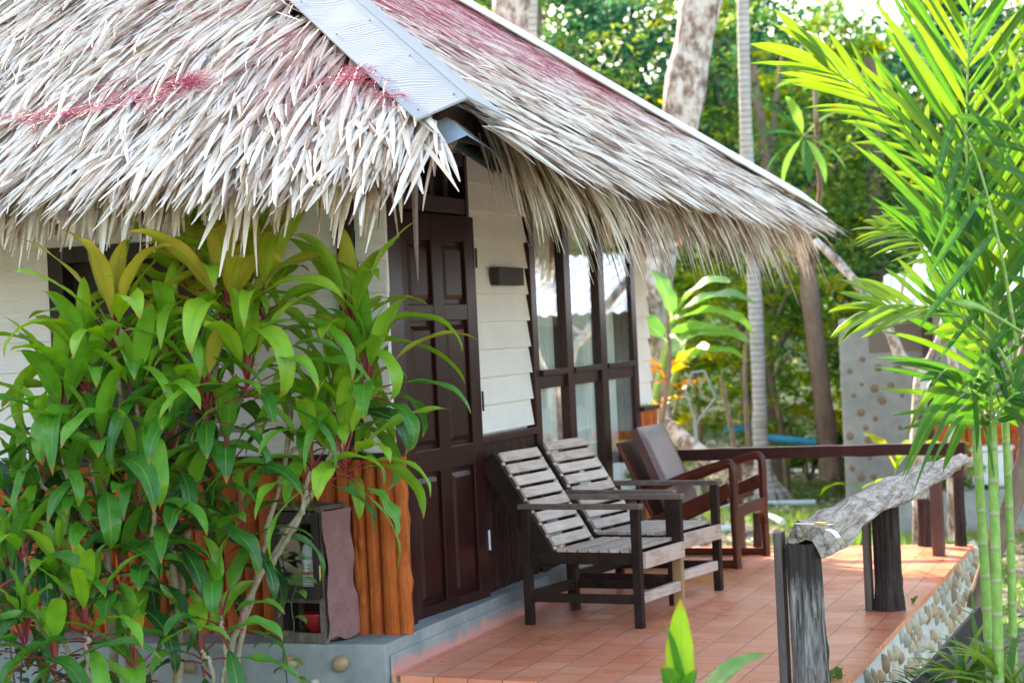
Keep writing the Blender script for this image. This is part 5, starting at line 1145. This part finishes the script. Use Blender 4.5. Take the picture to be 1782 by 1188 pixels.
tC = make_tree((-0.8, 13.2, -.5), 2.3, [(0, 0, 1.4, .7), (.6, .2, 1.9, .6), (-.5, .1, 2.0, .6), (0, .2, 2.5, .55), (.2, -.2, .8, .5)], 4500, .085, 'jungle_y', "sunny yellow green sapling beyond the terrace rail, beside the palm trunk", r0=.04, seed=7)
def dup(src, loc, rz, sc, label):
    c = copy_tree(src); c.location = loc; c.rotation_euler = (0, 0, rz); c.scale = (sc,) * 3; c["label"] = label; return c
tD = make_tree((-2.4, 18.5, -.5), 6.2, [(0, 0, 3.0, 1.0), (.9, .2, 4.1, .9), (-1.0, .1, 4.6, 1.0), (.3, .5, 5.4, .9), (-.4, -.4, 6.3, .8), (1.5, 0, 5.6, .7)], 6500, .12, 'jungle_y', "tall sunny tree with separate leafy tufts behind the white trunk", r0=.10, seed=9)
dup(tD, (2.9, 15.5, -.5), 2.0, .9, "sunny tufted tree partly behind the palm fronds")
dup(tD, (-5.4, 18.0, -.5), 4.0, 1.1, "sunny tufted tree behind the twin pale trunks")
dup(tD, (-.3, 22.0, -.5), 5.0, 1.25, "tufted tree above the far end of the roof")
dup(tA, (-4.6, 16.8, -.5), 2.0, 1.25, "dark green tree at the far left, behind the twin pale trunks")
dup(tB, (-2.6, 20.0, -.5), 1.0, 1.25, "tall green tree behind the patchy white trunk")
dup(tB, (0.8, 21.5, -.5), 3.6, 1.15, "tall green tree behind the leafy sapling top")
dup(tA, (4.6, 19.0, -.5), 4.4, 1.2, "dark tree at the right edge behind the neighbouring roof")
dup(tA, (1.9, 24.0, -.5), 5.4, 1.5, "farthest tall tree, above the neighbouring roof")
dup(tB, (-7.2, 22.5, -.5), 2.4, 1.4, "far tree behind the thatched ridge")
dup(tC, (-1.2, 17.5, -.5), 1.2, 1.9, "sunny yellow green young tree between the white trunk and the palm trunk")
dup(tC, (1.6, 20.0, -.5), 3.2, 2.1, "sunny yellow green young tree left of the palm fronds")
dup(tC, (-1.9, 13.6, -.5), 2.2, .95, "yellow green sapling just right of the window corner")
dup(tC, (0.2, 14.2, -.5), 4.1, .85, "low leafy sapling left of the round studded wall")
dup(tC, (-2.9, 15.5, -.5), 5.0, 1.2, "leafy sapling half hidden by the corner of the bungalow")
# trees on the open side, seen in the window panes
dup(tB, (7.5, 9.0, -.5), .6, .95, "green tree on the open right hand side of the terrace")
dup(tA, (9.5, 15.0, -.5), 1.6, 1.2, "dark green tree beyond the open right hand side")
dup(tB, (12.5, 11.0, -.5), 2.9, 1.3, "tall green tree far out on the right hand side")
dup(tA, (8.5, 3.0, -.5), 2.9, 1.1, "dark tree to the right of the terrace front")
# far wood
RNG = np.random.default_rng(77)
blobs = [(x + RNG.normal(0, .6), 27 + RNG.uniform(0, 6) - .1 * x, z + RNG.normal(0, .5), RNG.uniform(1.6, 2.6)) for x in np.arange(-24, 19, 2.2) for z in (.6, 2.8, 5.0, 7.2, 9.2) if not (z > 6 and RNG.random() < .25)]
fw_ = crown_mesh("far_wood", blobs, 60000, .26, (0, 1.), M['jungle']); tag(fw_, "distant wood of dark and light green foliage closing the view", "wood", kind="stuff")

# single trunks
def lone(name, label, pts, r0, r1, mat, cat="tree", **kw):
    root = empty(name, pts[0]); tag(root, label, cat); trunk_obj("trunk", pts, r0, r1, mat, root, **kw); return root
RNG = np.random.default_rng(5)
lone("white_barked_tree", "thick tree with patchy white and brown bark leaning behind the thatched eave", [(-1.75, 11.3, -.6), (-1.512, 10.216, 1.279), (-1.385, 10.264, 2.157), (-1.188, 10.336, 3.086), (-1.045, 10.389, 3.852), (-0.876, 10.451, 4.617), (-0.685, 10.522, 5.657)], .18, .20, M['bark_w'])
lone("pale_trunk_tree", "thick pale trunk rising behind the bright roof edge", [(-2.641, 9.293, 0.809), (-2.532, 9.340, 2.955), (-2.471, 9.366, 4.135), (-2.433, 9.382, 4.886), (-2.367, 9.411, 6.174)], .19, .155, M['bark_w'])
lone("slender_pale_tree", "slender pale trunk just right of the thick pale trunk", [(-2.764, 10.309, 0.764), (-2.660, 10.354, 3.026), (-2.601, 10.380, 4.271), (-2.561, 10.397, 5.062), (-2.502, 10.424, 6.420)], .065, .05, M['bark_g'])
pt = lone("grey_palm_trunk", "slim ringed grey palm trunk standing beyond the terrace rail", [(-.90, 12.39, -.48), (-.93, 12.39, .3), (-0.906, 12.329, 0.604), (-0.905, 12.335, 1.934), (-0.919, 12.336, 3.326), (-0.888, 12.354, 4.836), (-0.839, 12.377, 6.346)], .088, .055, M['bark_g'], flare=.25)
mb = MB()
for k in range(60):
    a = RNG.uniform(0, 6.28); r_ = RNG.uniform(.18, .34); p0 = (-.9 + .09 * math.cos(a), 12.39 + .09 * math.sin(a), RNG.uniform(-.32, -.12)); mb.tube([p0, (-.9 + (.09 + r_) / 1.7 * math.cos(a), 12.39 + (.09 + r_) / 1.7 * math.sin(a), -.36), (-.9 + r_ * math.cos(a), 12.39 + r_ * math.sin(a), -.53)], [.010, .009, .006], 5, caps=False)
mb.build("roots", M['bark_g'], pt, smooth=True)
lone("brown_trunk_tree", "brown leaning trunk left of the round studded wall", [(-0.269, 12.759, -0.232), (-0.297, 12.751, 0.319), (-0.357, 12.734, 1.177), (-0.406, 12.720, 1.912), (-0.431, 12.713, 2.402)], .115, .085, M['bark_b'])
lone("dark_trunk_tree", "dark upright trunk behind the left drooping palm frond", [(-0.192, 15.962, -0.014), (-0.158, 15.980, 1.379), (-0.145, 15.988, 2.286), (-0.141, 15.992, 2.984), (-0.098, 16.014, 4.586)], .14, .11, M['bark_b'])
fp = lone("frangipani", "bare pale frangipani with a forked trunk in front of the studded wall", [(1.417, 6.992, -0.349), (1.436, 7.001, 0.173), (1.446, 7.006, 0.609), (1.488, 7.022, 0.999), (1.468, 7.016, 1.096)], .055, .06, M['bark_w'])
for pts, a, b in (([(1.465, 7.015, 1.044), (1.354, 6.976, 1.128), (1.279, 6.951, 1.315), (1.206, 7.032, 1.405), (1.040, 7.187, 1.656), (0.827, 7.326, 1.906), (0.648, 7.476, 2.066)], .045, .032), ([(1.488, 7.022, 0.999), (1.582, 7.056, 1.169), (1.661, 7.084, 1.383), (1.709, 7.102, 1.730), (1.741, 7.115, 1.990)], .032, .018), ([(1.206, 7.032, 1.405), (1.338, 6.973, 1.530), (1.401, 6.995, 1.745)], .02, .012)):
    trunk_obj("limb", pts, a, b, M['bark_w'], fp, 10)
lone("thin_pale_tree", "thin pale trunk to the right of the frangipani", [(1.761, 6.265, -0.182), (1.778, 6.274, 0.395), (1.817, 6.289, 0.847), (1.802, 6.286, 1.219)], .045, .035, M['bark_w'])
lone("crooked_brown_tree", "crooked brown trunk at the right edge behind the palm canes", [(2.254, 3.049, -0.203), (2.352, 3.084, 0.112), (2.487, 3.132, 0.425), (2.567, 3.162, 0.740), (2.533, 3.151, 0.998), (2.625, 3.184, 1.377)], .06, .05, M['bark_b'])
for lb, pts, r_ in (("bare twig stem nearest the grey palm trunk", [(-0.858, 11.497, 0.119), (-0.868, 11.496, 0.643), (-0.864, 11.499, 0.992), (-0.811, 11.519, 1.454)], .03), ("bare twig stem left of the grey palm trunk", [(-0.766, 10.471, 0.192), (-0.804, 10.459, 0.525), (-0.865, 10.439, 0.915)], .028), ("slanting bare twig stem beside the banana leaves", [(-0.654, 7.336, 0.651), (-0.568, 7.367, 1.112), (-0.565, 7.370, 1.484)], .022)):
    lone("bare_sapling", lb, pts, r_, r_ * .6, M['bark_b'], "sapling", seg=8)
sp_t = lone("thin_sapling", "thin bare sapling with a few drooping leaves above the end of the roof", [(-0.398, 13.350, 0.035), (-0.442, 13.128, 1.172), (-0.432, 12.923, 1.916), (0.101, 10.782, 2.607), (0.462, 8.791, 2.806), (0.640, 7.795, 3.029), (0.640, 7.796, 3.331)], .030, .018, M['bark_b'], "sapling", seg=8)
trunk_obj("limb", [(0.648, 7.797, 2.912), (0.578, 7.773, 2.925), (0.534, 7.758, 2.918)], .014, .01, M['bark_b'], sp_t, 7)
mb = MB(); c0 = (0.534, 7.758, 2.927)
for k, (az, e) in enumerate(((3.3, .9), (2.9, .3), (3.6, -.5), (-1.2, -.9), (.1, -.5), (-.4, -.9), (3.0, -.9), (-1.8, 1.0), (.3, .7))): leaf_grid(mb, c0, az, e, .42, .085, .7, .03, .3 + .06 * k, .03, .3, .3, 8)
for k in range(6): leaf_grid(mb, (0.666, 7.806, 3.330), k * 1.05, .3, .35, .08, .9, .03, .6, .03, .3, .3, 8)
mb.build("foliage", M['jungle'], sp_t, smooth=True)

# banana and croton beyond the window corner
def big_leaf_plant(name, label, cat, base, specs, mat, stem_mat, stem_r, L, W_, prof='banana', rr=(.3, .8)):
    root = empty(name, base); tag(root, label, cat); mb = MB()
    for c, az, e, sc in specs: leaf_grid(mb, c, az, e, L * sc, W_ * sc, random.uniform(.7, 1.3), .12 * sc, random.uniform(*rr), .12, .25, random.uniform(-.5, .5), 14, prof, .012)
    mb.build("foliage", M[mat], root, smooth=True)
    for k, top in enumerate(sorted(set(s[0] for s in specs))): trunk_obj("stem", [base, tuple((np.array(base) * .5 + np.array(top) * .5) + (.05, 0, 0)), top], stem_r, stem_r * .6, M[stem_mat], root, 9)
    return root
random.seed(15)
big_leaf_plant("banana_plant", "banana plant with broad glossy leaves just beyond the window corner", "plant", (-2.1, 10.6, -.5), [((-1.033, 9.325, 1.487), .1, .6, 1.0), ((-1.033, 9.325, 1.487), .5, .25, 1.0), ((-1.033, 9.325, 1.487), -.3, .9, .9), ((-1.066, 9.312, 1.279), .2, .3, .9), ((-1.066, 9.312, 1.279), -.6, .4, .9), ((-1.066, 9.312, 1.279), 2.8, .7, .9), ((-0.902, 8.945, 1.075), .1, .5, .8), ((-0.902, 8.945, 1.075), -.9, .5, .8), ((-0.902, 8.945, 1.075), 1.6, 1.0, .9), ((-1.033, 9.325, 1.487), 2.2, 1.1, .8)], 'banana', 'cane', .04, .72, .25)
big_leaf_plant("croton", "croton with orange yellow leaves beside the banana plant", "plant", (-1.75, 9.9, -.5), [((-0.926, 8.619, 0.986), k * 1.1, .9 - .25 * (k % 3), .8 + .1 * (k % 3)) for k in range(9)] + [((-0.975, 8.601, 0.737), k * 1.3, .5, .7) for k in range(7)] + [((-0.812, 8.658, 0.879), k * 1.3, .5, .7) for k in range(6)], 'croton', 'bark_b', .02, .30, .085, 'ti', (.1, .9))
big_leaf_plant("broad_leaved_plant", "yellow green broad leaves showing just behind the rail under the palm", "plant", (.72, 8.4, -.5), [((1.247, 7.147, 0.275), .2, .8, .9), ((1.247, 7.147, 0.275), 1.2, .9, .8), ((1.247, 7.147, 0.275), 2.6, .9, .9), ((1.247, 7.147, 0.275), -1.2, .7, .9), ((0.957, 7.258, 0.116), 3.0, .2, .8), ((0.957, 7.258, 0.116), 0.0, .3, .8)], 'jungle_y', 'cane', .012, .36, .13, 'oval')
for lb, c, n_, rad__, mt in (("dark shrub at the foot of the studded wall, left side", (-.35, 13.6, .0), 1400, .42, 'jungle'), ("yellow flecked shrub between the palm trunk and the brown trunk", (-1.0, 15.4, .15), 2000, .65, 'jungle_y'), ("leafy shrub behind the far end of the terrace", (-2.6, 12.6, .2), 1700, .6, 'jungle_y'), ("red green shrub beside the neighbouring orange wall", (1.35, 9.7, .1), 500, .25, 'jungle'), ("low shrub in the shade right of the studded wall", (1.9, 11.4, -.1), 800, .35, 'jungle')):
    root = empty("shrub", (c[0], c[1], -.5)); tag(root, lb, "shrub", "shrubs on the forest floor"); z = c[2] + .5
    cm = crown_mesh("foliage", [(0, 0, z, rad__), (rad__ * .7, 0, z * .8, rad__ * .7), (-rad__ * .6, .1, z * .9, rad__ * .7)], n_, .09, (0, 1), M[mt]); cm.parent = root
    mb = MB(); [mb.tube([(0, 0, 0), (rad__ * .4 * math.cos(k), .1 * math.sin(k), z)], [.018, .006], 6, caps=False) for k in range(4)]; mb.build("stem", M['bark_b'], root, local=True)

# bent pole frame
pf = empty("pole_frame", (-0.634, 8.401, 0.578)); tag(pf, "grey five sided pole frame standing among the plants", "frame")
pp = [(-0.642, 8.400, 1.043), (-0.700, 8.379, 0.887), (-0.633, 8.401, 0.602), (-0.460, 8.462, 0.816), (-0.539, 8.436, 1.052)]
for a, b in zip(pp, pp[1:] + pp[:1]): mb = MB(); mb.tube([a, b], .010, 8); mb.build("pole", M['greypole'], pf, smooth=True)
mb = MB(); a = pp[2]; mb.tube([a, (a[0], a[1], -.6)], .018, 8); mb.build("pole", M['greypole'], pf, smooth=True)
# studded wall outhouse
oh = empty("studded_outhouse", (.5, 11.2, -.55)); tag(oh, "small pale plastered outhouse studded with brown round inlays", "outhouse")
A0, A1 = Vector((.217, 10.82, 0)), Vector((1.52, 10.98, 0)); dA = (A1 - A0).normalized(); nA = Vector((dA.y, -dA.x, 0))
def obox(mb, a, b, z0, z1, d0, d1): # a,b along the wall, d depth behind face
    P = []
    for s_ in (a, b):
        for d_ in (d0, d1):
            for z in (z0, z1): q = A0 + dA * s_ - nA * d_; P.append((q.x, q.y, z))
    return mb.add(P, [(0, 1, 3, 2), (4, 6, 7, 5), (0, 4, 5, 1), (2, 3, 7, 6), (0, 2, 6, 4), (1, 5, 7, 3)])
mb = MB(); obox(mb, 0, .80, -.7, 1.44, 0, 1.2); mb.build("wall", M['plaster'], oh, bevel=.03)
mb = MB(); obox(mb, .86, 1.4, -.7, 1.44, .04, 1.2); mb.build("wall", M['plaster'], oh)
mb = MB(); obox(mb, .80, .86, -.7, 1.44, -.03, .2); mb.build("door_post", M['brownpost'], oh)
mb = MB(); obox(mb, .28, .78, 1.10, 1.36, -.006, .01); mb.build("vent_opening", M['interior'], oh)
for lo in ((.42, 1.50),):
    mb = MB(); n = 70; us = np.linspace(lo[0], lo[1], n); P = np.zeros((2, n, 3))
    for i, (d_, z) in enumerate(((-.22, 1.50), (1.3, 1.86))):
        for j, u in enumerate(us): q = A0 + dA * u - nA * d_; P[i, j] = (q.x, q.y, z + .012 * math.sin(u * 2 * math.pi / .11) + .10 * u * 0)
    mb.grid(P); mb.grid(P[::-1] - (0, 0, .004)); mb.build("roof_sheet", M['whiteroof'], oh, smooth=True)
mb = MB(); random.seed(3); pl = []
for _ in range(300):
    u, z = random.uniform(.05, .75), random.uniform(-.4, 1.05)
    if all((u - a) ** 2 + (z - b) ** 2 > random.uniform(.07, .16) ** 2 for a, b in pl): pl.append((u, z))
for u, z in pl:
    q = A0 + dA * u + nA * .0; P = np.zeros((6, 12, 3)); r_ = random.uniform(.015, .042)
    for i in range(6):
        th = math.pi / 2 * i / 5
        for j in range(12): a = 2 * math.pi * j / 12; v_ = q + dA * (r_ * math.cos(th) * math.cos(a)) + nA * (.014 * math.sin(th)); P[i, j] = (v_.x, v_.y, z + r_ * math.cos(th) * math.sin(a))
    mb.grid(P, random.random(), .5, 0, True)
mb.build("round_inlay", M['shell'], oh, smooth=True)
# neighbouring bungalow at the right
nb = empty("neighbouring_bungalow", (3.4, 11.5, -.5)); tag(nb, "neighbouring bungalow with orange cladding on a grey base under a white metal roof", "bungalow")
def nbox(nm, lo, hi, m_): mb = MB(); mb.box2(lo, hi); return mb.build(nm, m_, nb)
nbox("foundation", (1.0, 10.3, -.7), (6.0, 14.0, .02), M['concrete']); nbox("wall", (1.15, 10.5, .021), (5.9, 13.9, 1.62), M['plaster'])
mb = slab_planks(1.12, 5.9, .021, .45, 'y', 10.49, .1, .16, .04); mb.build("slab_cladding", M['orange'], nb, smooth=True)
nbox("window_frame", (2.3, 10.44, .7), (3.3, 10.49, 1.5), M['blackwood'])
def gable(name, x0, x1, y0, y1, z0, z1, par):
    for k, (ya, yb) in enumerate(((y0, (y0 + y1) / 2), (y1, (y0 + y1) / 2))):
        mb = MB(); n = int((x1 - x0) / .022); xs = np.linspace(x0, x1, n); P = np.zeros((2, n, 3))
        for i, (y, z) in enumerate(((ya, z0), (yb, z1))): P[i] = np.stack([xs, np.full(n, y), z + .014 * np.sin(xs * 2 * math.pi / .12)], -1)
        mb.grid(P if k == 0 else P[::-1]); mb.build(name, M['whiteroof'], par, smooth=True)
gable("roof_sheet", .95, 6.6, 9.6, 14.8, 1.60, 2.25, nb)
# second hut on the open side, mirrored in the panes
hb_ = empty("open_side_hut", (7.6, 18.0, -.5)); tag(hb_, "small hut with a white corrugated roof on the open side, mirrored in the window panes", "hut")
mb = MB(); mb.box2((6.6, 17.3, -.6), (10.4, 20.0, 1.7)); mb.build("wall", M['plaster'], hb_)
gable("roof_sheet", 6.2, 10.8, 16.6, 20.7, 1.75, 3.0, hb_)

# things on the ground
tubo = empty("white_tub", (1.68, 9.95, -.5)); tag(tubo, "white plastic tub on the ground beside the neighbouring base", "tub")
mb = MB(); mb.box2((1.52, 9.85, -.12), (1.86, 10.1, .22)); mb.build("shell", M['white'], tubo, bevel=.03)
mb = MB(); mb.box2((1.50, 9.83, .20), (1.88, 10.12, .24)); mb.build("rim", M['white'], tubo, bevel=.015)
st = empty("stone_step", (1.4, 9.9, -.5)); tag(st, "grey concrete step carrying the white tub", "step")
mb = MB(); mb.box2((.75, 9.62, -.6), (2.6, 10.28, -.125)); mb.build("slab", M['concrete'], st, bevel=.02)
for lb, pts, r_, mt in (("pale pipe lying on the ground beyond the terrace, nearer one", [(-2.358, 11.740, -0.440), (-1.565, 11.735, -0.440), (-0.860, 12.107, -0.440), (-0.324, 12.138, -0.440)], .03, 'palepipe'), ("short pale pipe end pointing at the terrace corner", [(-0.642, 11.072, -0.440), (-0.288, 10.220, -0.440)], .032, 'palepipe'),
                        ("long white pipe along the base of the terrace side", [(-1.251, 8.793, -0.440), (-0.868, 9.592, -0.440), (-0.570, 9.753, -0.440)], .035, 'palepipe'),
                        ("blue pipe crossing the forest floor, farther one", [(-1.546, 13.376, 0.268), (-1.304, 13.460, 0.275), (-1.001, 13.565, 0.304)], .045, 'bluepipe'), ("blue pipe crossing the forest floor in front of the brown trunk", [(-1.033, 12.495, 0.234), (-0.689, 12.615, 0.186), (-0.402, 12.714, 0.141)], .045, 'bluepipe'),
                        ("blue pipe just under the rear rail", [(-1.944, 17.637, -0.440), (-1.453, 18.083, -0.440)], .05, 'bluepipe'), ("pale blue pipe lying on the grass patch", [(-1.659, 16.618, -0.440), (-0.547, 15.630, -0.440)], .04, 'palepipe')):
    root = empty("pipe", pts[0]); tag(root, lb, "pipe", "pipes on the forest floor"); mb = MB(); mb.tube(smooth_path(pts, 14), r_, 10); mb.build("tube", M[mt], root, smooth=True)
lg = empty("fallen_log", (-1.9, 10.9, -.4)); tag(lg, "pale fallen log leaning behind the cushioned armchair", "log")
mb = MB(); mb.tube([(-1.041, 8.789, 0.602), (-0.620, 8.405, 0.364), (-0.325, 8.083, 0.235)], [.085, .075, .06], 12, bump=.2); mb.build("bark", M['bark_w'], lg, smooth=True)
# litter and grass
RNG = np.random.default_rng(31)
N = 26000; x = RNG.uniform(-7, 6, N); y = RNG.uniform(4.6, 24, N) ** 1.0; keep = ~((x > -6.7) & (x < 2.2) & (y < 4.75)); x, y = x[keep], y[keep]; N = len(x); z = height(x, y) + .012
a = RNG.uniform(0, 6.28, N); L = RNG.uniform(.03, .12, N); d = norm(np.stack([np.cos(a), np.sin(a), RNG.normal(0, .25, N)], -1)); s_ = np.stack([-np.sin(a), np.cos(a), RNG.normal(0, .4, N)], -1); C = np.stack([x, y, z], -1)
P = np.stack([C, C + d * (L * .5)[:, None] + s_ * (L * .25)[:, None] + (0, 0, .01), C + d * L[:, None], C + d * (L * .5)[:, None] - s_ * (L * .25)[:, None] + (0, 0, .012)], 1)
mb = MB(); mb.add(P.reshape(-1, 3), np.arange(N * 4).reshape(N, 4), np.repeat(RNG.random(N), 4)); o = mb.build("leaf_litter", M['litter'], None); tag(o, "dry brown fallen leaves scattered over the forest floor", "leaf litter", kind="stuff")
N = 36000; cx = RNG.uniform(-3, 4, 60); cy = RNG.uniform(4.8, 15, 60); k = RNG.integers(0, 60, N); x = cx[k] + RNG.normal(0, .35, N); y = cy[k] + RNG.normal(0, .5, N); keep = ~((x > -6.7) & (x < 2.25) & (y < 4.7)) & ~((x > 2.1) & (x < 2.2)); x, y = x[keep], y[keep]; N = len(x)
z = height(x, y); a = RNG.uniform(0, 6.28, N); h = RNG.uniform(.04, .14, N); b = np.stack([x, y, z - .005], -1); s_ = np.stack([np.cos(a), np.sin(a), np.zeros(N)], -1) * .006; tp = b + np.stack([RNG.normal(0, .03, N), RNG.normal(0, .03, N), h], -1)
P = np.stack([b - s_, b + s_, tp], 1); F = np.arange(N * 3).reshape(N, 3); F = np.c_[F, F[:, 2]]
mb = MB(); mb.add(P.reshape(-1, 3), F, np.repeat(RNG.random(N), 3), np.tile([0, 0, .8], N)); o = mb.build("grass", M['grass'], None); tag(o, "patches of short green grass on the forest floor", "grass", kind="stuff")
# earth and ground cover between the shrubs and the foundation
